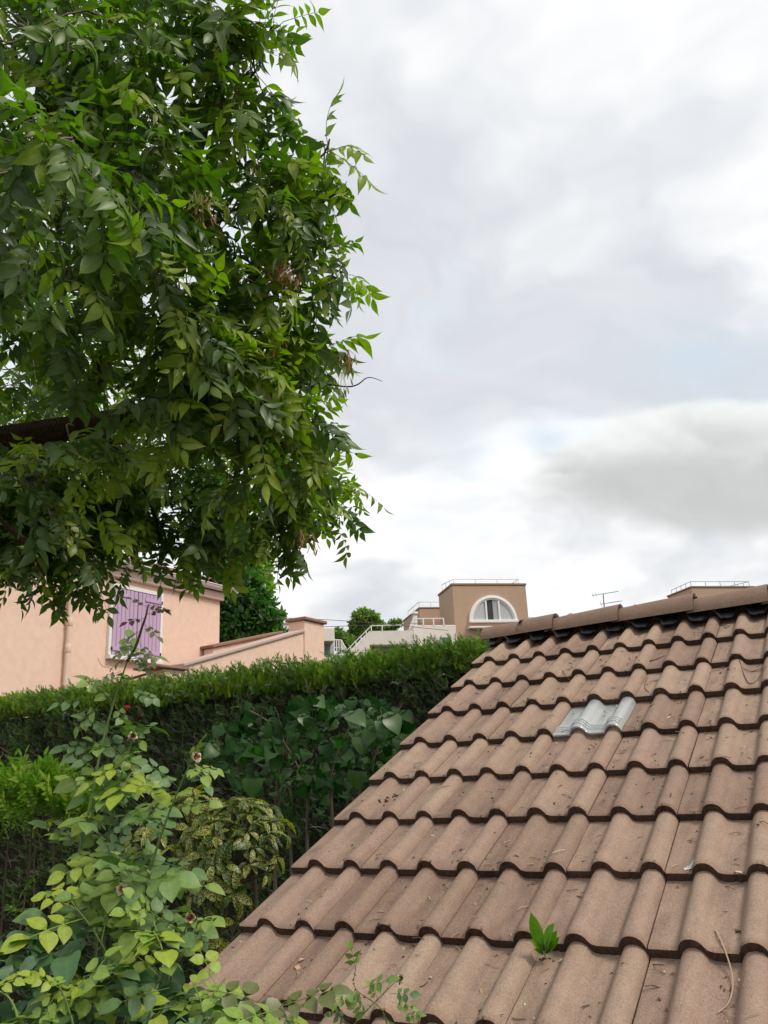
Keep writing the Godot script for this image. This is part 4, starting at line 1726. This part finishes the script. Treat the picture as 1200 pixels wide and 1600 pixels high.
func dark_leaf_plant() -> void:
	var base := at(120, 1600, 1.45)
	base.y = 0
	var t := thing("broad_leaved_plant", "dark broad-leaved plant at the bottom left under the rose canes", "plant", base)
	var mats := [leaf_mat(lin(0.12, 0.25, 0.09), Color(0.5, 0.8, 0.3), 0.45, M.leaf_tex), leaf_mat(lin(0.18, 0.32, 0.15), Color(0.5, 0.8, 0.3), 0.45, M.leaf_tex), leaf_mat(lin(0.10, 0.22, 0.07), Color(0.5, 0.85, 0.3), 0.36, M.leaf_tex)]
	var meshes := []
	for k in 6:
		var g := Geo.new()
		g.leaf(Vector3.ZERO, Vector3(0, 0.1, 1), Vector3.UP, 1.0, R(0.6, 0.8), 0.3, R(0.3, 1.0), [0.0, 0.7, 0.96, 1.0, 0.82, 0.75, 0.4, 0.0], R(-0.2, 0.2))
		g.tube([Vector3(0, -0.05, -0.3), Vector3.ZERO], 0.02, 0.016, 4, false)
		meshes.append(g.mesh(mats[k % 3]))
	for n in 270:
		var px := R(-60, 330)
		var py := R(1490, 1680)
		if n < 34:
			px = R(-20, 115)
			py = R(1462, 1520)
		if px > 260 and py < 1540:
			py += 70
		var z := R(1.3, 1.75)
		var p := at(px, py, z)
		var dir := (Vector3(R(-1, 1), R(-0.5, 0.3), R(-1, 1))).normalized()
		put("leaf", meshes[rng.randi() % 6], t, frame(dir, Vector3.UP * 0.8 + to_eye(p) * 0.5 + rv() * 0.4, p - base, R(0.035, 0.062)))
	for q in [[48, 1500, 75, 1620], [120, 1510, 130, 1640], [200, 1520, 180, 1650], [10, 1500, 0, 1640], [280, 1560, 250, 1660]]:
		var g := Geo.new()
		var c := at(q[2], q[3], 1.5)
		g.tube([Vector3(c.x, 0, c.z), c, c.lerp(at(q[0], q[1], 1.45), 0.5) + Vector3(0.006, 0, 0), at(q[0], q[1], 1.45)], 0.004, 0.0012, 7)
		part("stem", g, M.stem, t)
		for k in 5:
			var p := at(q[0], q[1], 1.45) + rv() * 0.012
			put("leaf", meshes[rng.randi() % 6], t, frame(rv() + Vector3(0, 0.2, 0), Vector3.UP + to_eye(p) * 0.5, p - base, R(0.04, 0.06)))


func rose_leaf_meshes(mats: Array) -> Array:
	var out := []
	for k in 8:
		var g := Geo.new()
		var sag := R(0.2, 0.7)
		var pts := []
		for j in 5:
			pts.append(Vector3(0, -sag * 0.0016 * j * j, 0.021 * j))
		g.tube(pts, 0.0011, 0.0008, 4, false)
		var pairs := 2 if k % 4 else 3
		for j in pairs:
			var at_ := Vector3(0, -sag * 0.006 * (j + 0.6), 0.034 + 0.027 * j - (0.012 if pairs == 3 else 0.0))
			for s in [-1.0, 1.0]:
				var l := R(0.033, 0.042) * (0.85 + 0.1 * j)
				g.leaf(at_, Vector3(s * 1.0, R(-0.25, 0.15), R(0.25, 0.6)), Vector3(s * R(-0.1, 0.3), 1, 0), l, l * R(0.62, 0.76), 0.22, R(0.15, 0.7), OVAL, R(-0.2, 0.2))
		var l2 := R(0.040, 0.050)
		g.leaf(pts[-1], Vector3(R(-0.15, 0.15), -0.2, 1), Vector3.UP, l2, l2 * R(0.62, 0.74), 0.2, R(0.2, 0.7), OVAL, R(-0.2, 0.2))
		for m in mats:
			out.append(g.mesh(m))
	return out

func cane(t: Node3D, q: Array, r0: float, r1: float, ms: Array, step: float, size: float, from := 0.0, cm: Material = null) -> void:
	var off := t.position
	var pts := []
	for s in q:
		pts.append(at(s[0], s[1], s[2]))
	var c := [Vector3(pts[0].x, 0, pts[0].z)]
	c.append_array(curve(pts, 10))
	var g := Geo.new()
	g.tube(c, r0 * 0.62, r1 * 0.45, 7)
	# thorns
	for k in range(3, c.size() - 4, 2):
		var d := rv()
		g.tube([c[k], c[k] + d * 0.006], 0.0016, 0.0003, 4, false)
	part("cane", g, cm if cm else M.stem, t)
	if ms.size():
		for k in 3:
			var ax: Vector3 = (c[-1] - c[-3]).normalized()
			put("leaf", ms[rng.randi() % ms.size()], t, frame(ax * 0.5 + rv() * 0.8, Vector3.UP + to_eye(c[-1]) * 0.6, c[-1] - off, size * R(0.5, 0.75)))
	var dist := 0.0
	var turn := R(0, TAU)
	for k in range(2, c.size()):
		dist += c[k].distance_to(c[k - 1])
		if float(k) / c.size() < from * 0.65 or dist < step:
			continue
		dist = 0.0
		turn += 2.4 + R(-0.5, 0.5)
		var ax: Vector3 = (c[k] - c[k - 1]).normalized()
		var o := ax.cross(Vector3(0.4, 0.1, 1)).normalized().rotated(ax, turn)
		var tip := float(k) / c.size()
		var dir: Vector3 = (o + ax * R(0.1, 0.6) + to_eye(c[k]) * 0.25).normalized()
		var nr: Vector3 = (Vector3.UP * 0.9 + to_eye(c[k]) * R(0.1, 0.9) + rv() * 0.3).normalized()
		var which: int = rng.randi() % ms.size()
		put("leaf", ms[which], t, frame(dir, nr, c[k] - off, size * R(0.75, 1.15) * (1.0 if tip < 0.88 else 0.7)))

func spent_flower(t: Node3D, px: float, py: float, z: float, c: Color, heart: Color, s := 1.0) -> void:
	var o := at(px, py, z)
	var ax := (to_eye(o) * 0.8 + Vector3(0.2, 0.5, 0)).normalized()
	var x := ax.cross(Vector3.UP).normalized()
	var g := Geo.new()
	for k in 16:
		var d := x.rotated(ax, TAU * k / 16.0 + R(-0.25, 0.25))
		g.leaf(o + d * 0.0035 * s, d + ax * R(-0.1, 1.6), ax, R(0.005, 0.009) * s, 0.0075 * s, -0.3, R(-0.8, 1.4), [0.5, 0.9, 1.0, 0.7, 0.3])
	var fl := part("spent_flower", g, leaf_mat(c, Color(0.6, 0.5, 0.4), 0.7), t)
	g = Geo.new()
	for k in 14:
		var d := rv()
		if d.dot(ax) < 0:
			d = -d
		g.tube([o, o + (d + ax * 0.5) * 0.006 * s], 0.0007, 0.0012, 4, false)
	g.tube([o - ax * 0.008 * s, o - ax * 0.002 * s, o + ax * 0.001 * s], 0.003 * s, 0.0045 * s, 8)
	part("heart", g, mat(heart, 0.9), fl)
	g = Geo.new()
	for k in 5:
		var d := x.rotated(ax, TAU * k / 5.0)
		g.leaf(o - ax * 0.007 * s, d - ax * 0.4, ax, 0.016 * s, 0.005 * s, 0.2, 0.9, [0.0, 1.0, 0.6, 0.0])
	part("sepals", g, M.stem, fl)

func rose_bushes() -> void:
	var tex: Texture2D = M.leaf_tex
	var back := Color(0.5, 0.7, 0.2)
	var mats := [leaf_mat(lin(0.25, 0.40, 0.10), back, 0.5, tex), leaf_mat(lin(0.33, 0.48, 0.09), back, 0.5, tex), leaf_mat(lin(0.18, 0.31, 0.10), back, 0.5, tex)]
	var bright := [leaf_mat(lin(0.44, 0.57, 0.06), back, 0.5, tex), leaf_mat(lin(0.33, 0.50, 0.07), back, 0.5, tex)]
	var ms := rose_leaf_meshes(mats)
	var br := rose_leaf_meshes(bright)
	var red := rose_leaf_meshes([leaf_mat(lin(0.11, 0.045, 0.03), Color(0.8, 0.4, 0.2), 0.4, tex), leaf_mat(lin(0.10, 0.075, 0.03), Color(0.8, 0.6, 0.2), 0.4, tex)])
	var olive := rose_leaf_meshes([leaf_mat(lin(0.16, 0.26, 0.07), back, 0.4, tex), leaf_mat(lin(0.2, 0.23, 0.07), back, 0.4, tex)])
	var base := at(160, 1600, 1.6)
	base.y = 0
	var t := thing("rose_bush", "tall rose bush with a red-tipped cane and withered flower heads", "rose bush", base)
	# the tall shoot that ends in reddish young leaves before the lilac shutters
	cane(t, [[98, 1620, 1.55], [100, 1480, 1.6], [118, 1360, 1.65], [140, 1260, 1.68], [158, 1170, 1.7], [180, 1090, 1.72], [200, 1030, 1.73]], 0.0065, 0.0035, ms, 0.042, 0.95, 0.30)
	var sp := []
	for q in [[199, 1033], [212, 1010], [222, 980], [228, 962], [232, 944]]:
		sp.append(at(q[0], q[1], 1.73))
	var g := Geo.new()
	g.tube(curve(sp, 5), 0.0034, 0.0016, 6)
	var reddish := mat(lin(0.10, 0.06, 0.035), 0.6)
	part("young_shoot", g, reddish, t)
	for q in [[214, 1006, -1, 0], [216, 1004, 1, 0], [221, 985, -1, 1], [224, 975, 1, 1], [226, 966, -1, 2], [229, 960, 1, 2], [231, 950, -1, 2], [232, 946, 1, 2], [204, 1024, -1, 0], [206, 1022, 1, 0]]:
		var p := at(q[0], q[1], 1.73)
		var d: Vector3 = (right * q[2] * 0.8 - up * (R(0.3, 1.0) if q[3] < 2 else R(-0.9, 0.2)) + to_eye(p) * R(-0.2, 0.5)).normalized()
		var src: Array = olive if q[3] < 2 else red
		put("leaf", src[rng.randi() % src.size()], t, frame(d, Vector3.UP + to_eye(p) * 0.6, p - base, [0.5, 0.46, 0.42][q[3]]))
	for q in [[142, 1092, -1.0, -0.1, 0.7], [160, 1098, -0.7, -0.6, 0.75], [178, 1098, 0.5, -0.8, 0.6], [205, 1078, 0.9, -0.3, 0.55], [150, 1168, -0.9, 0.1, 0.7], [196, 1128, 0.6, -0.7, 0.55], [168, 1140, -0.5, 0.3, 0.6], [190, 1048, -0.5, -0.2, 0.5], [178, 1165, 0.3, -0.3, 0.8]]:
		var p := at(q[0], q[1], 1.72)
		put("leaf", ms[rng.randi() % ms.size()], t, frame(right * q[2] + up * q[3] + to_eye(p) * 0.2, Vector3.UP * 0.8 + to_eye(p) * 0.7, p - base, q[4]))
	# other canes
	cane(t, [[190, 1640, 1.5], [200, 1500, 1.5], [222, 1400, 1.5], [250, 1310, 1.5], [272, 1250, 1.5], [296, 1196, 1.5]], 0.006, 0.003, ms, 0.03, 0.95, 0.35)
	cane(t, [[140, 1640, 1.62], [150, 1480, 1.65], [158, 1380, 1.68], [172, 1290, 1.7], [190, 1210, 1.7], [206, 1160, 1.7]], 0.0055, 0.0025, ms, 0.03, 0.95, 0.35)
	cane(t, [[178, 1660, 1.45], [166, 1520, 1.45], [160, 1420, 1.5], [176, 1340, 1.52]], 0.005, 0.0025, ms, 0.045, 1.0, 0.40)
	cane(t, [[258, 1640, 1.4], [266, 1540, 1.4], [280, 1475, 1.4], [296, 1440, 1.4]], 0.004, 0.002, ms, 0.045, 0.85, 0.45)
	cane(t, [[205, 1650, 1.35], [190, 1540, 1.38], [150, 1460, 1.4], [120, 1420, 1.42]], 0.005, 0.0025, br, 0.045, 1.05, 0.4)
	cane(t, [[215, 1660, 1.3], [240, 1560, 1.32], [255, 1500, 1.35], [240, 1440, 1.38]], 0.005, 0.0025, br, 0.045, 1.0, 0.4)
	cane(t, [[280, 1680, 1.25], [310, 1590, 1.28], [340, 1545, 1.3], [352, 1530, 1.3]], 0.004, 0.002, br, 0.045, 0.85, 0.5)
	cane(t, [[40, 1680, 1.2], [30, 1600, 1.22], [15, 1560, 1.25], [-10, 1545, 1.25]], 0.004, 0.002, br, 0.045, 0.9, 0.4)
	cane(t, [[130, 1700, 1.2], [118, 1620, 1.2], [105, 1570, 1.2], [95, 1545, 1.2]], 0.004, 0.002, br, 0.04, 0.8, 0.5)
	cane(t, [[90, 1640, 1.7], [96, 1500, 1.72], [108, 1420, 1.75], [128, 1330, 1.76], [150, 1240, 1.78], [172, 1180, 1.78]], 0.005, 0.0025, ms, 0.042, 0.95, 0.4)
	# side sprays filling the middle of the bush
	for n in 66:
		var py := R(1190, 1590)
		var f := clampf((py - 1170) / 420.0, 0, 1)
		var px := lerpf(188, R(140 - 110 * maxf(0.0, f - 0.6) / 0.4, 262 + 55 * f), 0.3 + 0.7 * f)
		var p := at(px, py, lerpf(1.72, 1.32, f) + R(-0.1, 0.15))
		var src: Array = ms if R(0, 1) > 0.25 + 0.3 * f else br
		put("leaf", src[rng.randi() % src.size()], t, frame(Vector3(R(-1, 1), R(-0.4, 0.3), R(-1, 1)) + to_eye(p) * 0.3, Vector3.UP * 0.8 + to_eye(p) * R(0.2, 0.9) + rv() * 0.3, p - base, R(0.8, 1.15)))
	# broad leaves hanging over the lower corner of the roof
	for n in 26:
		var px := R(300, 440)
		var py := R(1560, 1640) - maxf(0, 350 - px) * 0.55
		var p := at(px, py, R(1.2, 1.45))
		var src: Array = [br, ms, olive][rng.randi() % 3]
		put("leaf", src[rng.randi() % src.size()], t, frame(Vector3(R(-1, 1), R(-0.5, 0.3), R(-1, 1)) + to_eye(p) * 0.3, Vector3.UP * 0.8 + to_eye(p) * 0.6 + rv() * 0.3, p - base, R(0.75, 1.0)))
	spent_flower(t, 207, 1150, 1.69, lin(0.75, 0.60, 0.40), lin(0.16, 0.06, 0.03), 1.0)
	spent_flower(t, 307, 1183, 1.49, lin(0.72, 0.58, 0.44), lin(0.25, 0.09, 0.06), 0.95)
	spent_flower(t, 191, 1390, 1.42, lin(0.50, 0.45, 0.25), lin(0.30, 0.16, 0.06), 1.0)
	spent_flower(t, 297, 1434, 1.39, lin(0.55, 0.38, 0.25), lin(0.35, 0.10, 0.07), 0.9)
	# a small pink-red bloom on a thin stalk
	g = Geo.new()
	g.tube(curve([at(172, 1140, 1.71), at(186, 1126, 1.71), at(197, 1112, 1.71)], 4), 0.0015, 0.001, 5)
	part("flower_stalk", g, M.stem, t)
	g = Geo.new()
	var o := at(199, 1107, 1.71)
	for k in 11:
		var d := rv()
		g.leaf(o - d * 0.002, d + Vector3(0, 0.6, 0), rv(), 0.0085, 0.008, 0.5, 1.0, [0.3, 1.0, 0.9, 0.3])
	var bloom := part("flower", g, leaf_mat(lin(0.85, 0.12, 0.17), Color(1.0, 0.3, 0.3), 0.6), t)
	bloom.set_meta("label", "small pink-red rose bloom")
	# a second plant: sprig before the roof's lower edge
	base = at(560, 1640, 1.5)
	base.y = 0
	t = thing("rose_sprig", "thin rose sprig rising in front of the lowest tile course", "rose bush", base)
	cane(t, [[520, 1680, 1.5], [548, 1610, 1.5], [580, 1572, 1.5], [622, 1530, 1.5]], 0.0028, 0.001, [], 1e9, 1.0)
	cane(t, [[600, 1690, 1.48], [606, 1640, 1.48], [598, 1580, 1.48], [556, 1545, 1.48], [556, 1510, 1.48]], 0.0025, 0.001, [], 1e9, 1.0)
	for q in [[556, 1515, -0.1, 0.5, 0.45], [566, 1545, 0.4, 0.2, 0.55], [556, 1555, -0.5, -0.1, 0.5], [610, 1552, 0.5, 0, 0.42], [612, 1566, 0.6, -0.1, 0.4], [604, 1590, 0.1, -0.5, 0.5], [572, 1590, -0.2, 0.3, 0.5], [545, 1592, -0.3, 0.1, 0.4], [630, 1590, 0.4, 0.1, 0.35], [590, 1560, -0.2, 0.4, 0.35], [450, 1588, 0.2, 0.2, 0.5], [470, 1600, -0.3, 0.1, 0.5], [425, 1592, 0.2, 0.3, 0.55]]:
		var p := at(q[0], q[1], 1.48)
		put("leaf", ms[rng.randi() % ms.size()], t, frame(right * q[2] + up * q[3] + to_eye(p) * 0.2, Vector3.UP * 0.6 + to_eye(p) * 0.8 + rv() * 0.2, p - base, q[4]))
	spent_flower(t, 626, 1529, 1.5, lin(0.45, 0.42, 0.25), lin(0.2, 0.12, 0.05), 0.7)


# ---------------------------------------------------------------- the ash tree overhead
func ash_leaf(pairs: int, sag: float, sd: int) -> Geo:
	var r := RandomNumberGenerator.new()
	r.seed = sd
	var g := Geo.new()
	var l := 0.20
	var pts := []
	var d := Vector3(0, 0.15, 1).normalized()
	var p := Vector3.ZERO
	for k in 9:
		pts.append(p)
		p += d * (l / 8.0)
		d = d.rotated(Vector3.RIGHT, sag / 8.0)
	g.col = Color(1.15, 1.1, 0.9)
	g.tube(pts, 0.0016, 0.0008, 4, false)
	for j in pairs:
		var f := 2.2 + 5.4 * j / (pairs - 0.5)
		var k := int(f)
		var o: Vector3 = pts[k].lerp(pts[mini(k + 1, 8)], f - k)
		var ax: Vector3 = (pts[mini(k + 1, 8)] - pts[k]).normalized()
		var nr := Vector3.RIGHT.cross(ax)
		if nr.y < 0 and absf(ax.y) < 0.7:
			nr = -nr
		for s in [-1.0, 1.0]:
			var len := r.randf_range(0.068, 0.092) * (0.85 + 0.12 * j)
			var w := len * r.randf_range(0.33, 0.41)
			var q := r.randf_range(0.82, 1.15)
			g.col = Color(q, q, q)
			var dir: Vector3 = (Vector3.RIGHT * s + ax * r.randf_range(0.45, 0.9) + Vector3(0, -0.25, 0)).normalized()
			g.leaf(o, dir, nr + Vector3.RIGHT * s * r.randf_range(-0.3, 0.4), len, w, r.randf_range(0.15, 0.5), r.randf_range(0.2, 1.0), LANCE, r.randf_range(-0.35, 0.35))
	g.col = Color.WHITE
	g.leaf(pts[8], d, Vector3.RIGHT.cross(d), 0.088, 0.033, 0.3, 0.5, LANCE)
	return g

func ash_tree() -> void:
	var foot := at(-520, 1000, 3.6)
	foot.y = 0
	var t := thing("ash_tree", "large leafy ash tree with drooping branches filling the upper left", "tree", foot)
	var c := func(px: float, py: float, z: float) -> Vector3: return at(px, py, z)
	# trunk and limbs
	var g := Geo.new()
	var head: Vector3 = c.call(-470, 700, 3.6)
	g.tube(curve([foot, foot + Vector3(0.03, 1.2, 0.02), head, head + Vector3(-0.1, 1.2, 0.0), head + Vector3(-0.2, 2.4, -0.1)], 6), 0.21, 0.10, 12)
	part("trunk", g, M.bark, t)
	var limbs := [
		[[head, c.call(-250, 700, 3.55), c.call(-60, 695, 3.5), c.call(90, 672, 3.5), c.call(200, 652, 3.55), c.call(330, 640, 3.5), c.call(440, 600, 3.4)], 0.085, 0.022],
		[[c.call(-150, 698, 3.5), c.call(-60, 500, 3.4), c.call(60, 330, 3.4), c.call(95, 150, 3.4), c.call(100, -150, 3.4)], 0.035, 0.012],
		[[c.call(120, 668, 3.5), c.call(190, 500, 3.45), c.call(270, 340, 3.3), c.call(320, 200, 3.2), c.call(330, 60, 3.2)], 0.035, 0.01],
		[[c.call(230, 650, 3.52), c.call(330, 520, 3.4), c.call(430, 420, 3.25), c.call(500, 320, 3.2), c.call(540, 300, 3.2)], 0.020, 0.0025],
		[[head + Vector3(-0.1, 1.0, 0), c.call(-250, 100, 3.3), c.call(0, -60, 3.2), c.call(220, -20, 3.1), c.call(330, 40, 3.05)], 0.04, 0.005],
		[[c.call(150, 668, 3.55), c.call(200, 720, 3.7), c.call(240, 800, 4.2), c.call(250, 850, 4.4)], 0.012, 0.004],
		[[c.call(330, 640, 3.5), c.call(420, 680, 3.5), c.call(480, 720, 3.5), c.call(520, 790, 3.5)], 0.016, 0.005],
		[[c.call(-60, 695, 3.5), c.call(-30, 780, 3.5), c.call(40, 850, 3.5), c.call(70, 900, 3.5)], 0.02, 0.005],
		[[c.call(380, 620, 3.45), c.call(480, 600, 3.35), c.call(548, 604, 3.3), c.call(575, 590, 3.3), c.call(598, 596, 3.3)], 0.005, 0.0009]]
	var nodes := []
	for s in limbs:
		var pts := curve(s[0], 8)
		g = Geo.new()
		g.tube(pts, s[1], s[2], 9)
		part("limb", g, M.bark, t)
		nodes.append_array(pts)
	# sawn stub
	g = Geo.new()
	var st: Vector3 = c.call(172, 662, 3.53)
	var stn: Vector3 = c.call(180, 665, 3.41)
	g.tube([st, stn], 0.03, 0.027, 12, false)
	var stub := part("stub", g, M.bark, t)
	g = Geo.new()
	g.tube([stn, stn + (stn - st).normalized() * 0.004], 0.0265, 0.026, 12)
	part("sawn_face", g, mat(lin(0.24, 0.13, 0.085), 0.9), stub)

	# leaves
	var hues := [lin(0.29, 0.45, 0.10), lin(0.18, 0.30, 0.09), lin(0.52, 0.66, 0.07), lin(0.30, 0.43, 0.17)]
	var mats := []
	for h in hues:
		mats.append(leaf_mat(h, Color(0.8, 1.0, 0.2), 0.40, M.leaf_tex, 0.55))
	var geos := []
	for k in 6:
		geos.append(ash_leaf([3, 4, 4, 5, 4, 3][k], [0.3, 0.7, 1.1, 0.5, 1.5, 0.9][k], 500 + k))
	var meshes := []
	for k in 6:
		var row := []
		for m in mats:
			row.append((geos[k] as Geo).mesh(m))
		meshes.append(row)
	# masses of shoots: pixel centre, depth, radius, shoots, brightness class
	var balls := [
		[270, 400, 3.3, 0.42, 26], [385, 560, 3.2, 0.22, 11], [420, 470, 3.2, 0.15, 7], [375, 350, 3.1, 0.20, 12], [445, 290, 3.2, 0.08, 3], [470, 340, 3.3, 0.10, 5],
		[230, 90, 3.0, 0.20, 8], [290, 40, 3.0, 0.10, 5], [350, 30, 3.0, 0.10, 5], [385, 90, 3.05, 0.09, 5], [360, 165, 3.0, 0.08, 4], [60, 190, 2.75, 0.36, 16], [160, 330, 2.65, 0.22, 9], [30, 430, 2.8, 0.32, 13], [230, 480, 2.8, 0.18, 7],
		[110, 500, 3.9, 0.36, 14], [320, 560, 3.0, 0.15, 6], [440, 600, 3.3, 0.14, 8], [465, 520, 3.4, 0.09, 5], [465, 660, 3.4, 0.12, 7], [380, 680, 3.3, 0.20, 10], [330, 660, 3.1, 0.14, 5],
		[130, 740, 4.6, 0.42, 40], [10, 760, 4.4, 0.36, 30], [280, 760, 4.5, 0.38, 36], [90, 640, 4.6, 0.45, 34], [250, 650, 4.4, 0.35, 22], [40, 70, 3.1, 0.26, 14], [130, 90, 3.1, 0.18, 10], [290, 600, 3.05, 0.12, 4], [130, 720, 3.2, 0.10, 3], [500, 250, 3.2, 0.07, 3], [520, 420, 3.3, 0.07, 3], [380, 780, 4.4, 0.20, 12], [455, 745, 4.3, 0.16, 9], [60, 820, 4.2, 0.18, 12], [190, 820, 4.5, 0.2, 12], [320, 820, 4.5, 0.18, 10], [490, 765, 4.5, 0.16, 13], [440, 800, 4.5, 0.14, 9],
		[20, 870, 4.2, 0.12, 7], [120, 860, 4.3, 0.12, 7], [-90, 300, 3.2, 0.60, 30], [-250, 550, 3.4, 0.55, 24], [-220, 120, 3.2, 0.6, 26], [120, -170, 3.2, 0.45, 20], [-130, 780, 3.9, 0.4, 16], [260, -120, 3.2, 0.2, 7], [-380, 780, 3.6, 0.5, 16],
		[50, 740, 2.9, 0.10, 4], [250, 250, 2.75, 0.16, 6], [80, 640, 5.2, 0.5, 16], [80, 230, 2.15, 0.10, 4], [10, 330, 2.2, 0.10, 3]]
	var placed := []
	var twigs := Geo.new()
	for b in balls:
		var o := at(b[0], b[1], b[2])
		for n in b[4]:
			var d := rv()
			var p: Vector3 = o + d * b[3] * pow(R(0.08, 1.0), 0.45)
			var out := (d * 0.75 + rv() * 0.6 + Vector3(0, 0.0, 0) + to_eye(p) * 0.2).normalized()
			# a thin branch from the nearest limb
			var best := Vector3.ZERO
			var bd := 1e9
			for q in nodes:
				var dd: float = p.distance_squared_to(q) + (0.15 if q.y > p.y + 0.5 else 0.0) + 0.01 * absf(q.y - p.y)
				if dd < bd:
					bd = dd
					best = q
			var start: Vector3 = p - out * 0.10
			twigs.tube(curve([best, best.lerp(start, 0.5) + Vector3(0, 0.03, 0) + rv() * 0.05, start], 3), 0.0048, 0.003, 5, false)
			nodes.append(start)
			nodes.append(best.lerp(start, 0.5))
			var tw := [start]
			var dir := out
			for k in 4:
				dir = (dir + Vector3(0, -0.16, 0) + rv() * 0.1).normalized()
				tw.append(tw[-1] + dir * 0.055)
			twigs.tube(tw, 0.003, 0.0012, 5, false)
			var ph := R(0, PI)
			var hue := rng.randi() % 4
			if b[0] > 330 and R(0, 1) < 0.5:  # shoots on the right turn paler: the sunlit side is put into leaf colour
				hue = 2
			for k in range(1, 5):
				var ax: Vector3 = (tw[k] - tw[k - 1]).normalized()
				var sd := ax.cross(Vector3.UP).normalized().rotated(ax, ph + k * PI / 2)
				for s in ([-1.0, 1.0] if k < 4 else [0.0]):
					var ld: Vector3 = (sd * s + ax * R(0.3, 1.1) + Vector3(0, R(-0.5, 0.25), 0) + rv() * 0.35).normalized()
					var nr: Vector3 = (Vector3.UP + sd * s * 0.2 + to_eye(tw[k]) * R(-0.1, 0.6) + rv() * 0.6).normalized()
					placed.append([frame(ld, nr, tw[k], R(0.52, 1.02)), rng.randi() % 6, hue if R(0, 1) < 0.7 else rng.randi() % 4])
	# the 300 leaves that show largest stand alone, the others go together
	var order := []
	for k in placed.size():
		var p: Vector3 = placed[k][0].origin
		var z := depth(p)
		var q := pix(p)
		var inside := z > 0.3 and q.x > -60 and q.x < 640 and q.y > -60 and q.y < 960
		order.append([z if inside else 100.0 + z, k])
	order.sort_custom(func(a, b): return a[0] < b[0])
	var rest := {}
	for n in order.size():
		var s: Array = placed[order[n][1]]
		var xf: Transform3D = s[0]
		xf.origin -= foot
		if n < 300:
			put("leaf", meshes[s[1]][s[2]], t, xf)
		else:
			var key: int = s[1] * 4 + s[2]
			if not rest.has(key):
				rest[key] = []
			rest[key].append(xf)
	var keys := rest.keys()
	keys.sort()
	for key in keys:
		many("foliage", meshes[key / 4][key % 4], rest[key], [], t)
	part("twigs", twigs, M.twig, t, true, "stuff")
	# hanging bunches of ash keys
	var keym := [mat(lin(0.30, 0.15, 0.06), 0.8), mat(lin(0.34, 0.36, 0.12), 0.7)]
	for s in [[440, 425, 3.0, 0, 34], [452, 440, 2.98, 0, 24], [398, 268, 3.0, 1, 22], [312, 312, 2.75, 1, 18], [318, 330, 2.72, 0, 12], [545, 565, 3.15, 0, 20], [430, 545, 3.1, 0, 16], [535, 600, 3.2, 1, 12], [440, 740, 3.4, 0, 16], [470, 845, 3.6, 0, 10], [488, 850, 3.6, 0, 10], [365, 165, 2.9, 1, 10]]:
		g = Geo.new()
		var o := at(s[0], s[1], s[2])
		for k in s[4]:
			var a := o + Vector3(R(-0.035, 0.035), R(-0.02, 0.04), R(-0.03, 0.03))
			var d := Vector3(R(-0.35, 0.35), -1, R(-0.35, 0.35))
			g.tube([o + Vector3(0, 0.05, 0), a], 0.0007, 0.0006, 3, false)
			g.leaf(a, d, rv(), R(0.03, 0.042), R(0.006, 0.009), 0.4, 0.3, [0.0, 0.6, 0.7, 1.0, 0.8, 0.0])
		part("seed_cluster", g, keym[s[3]], t)
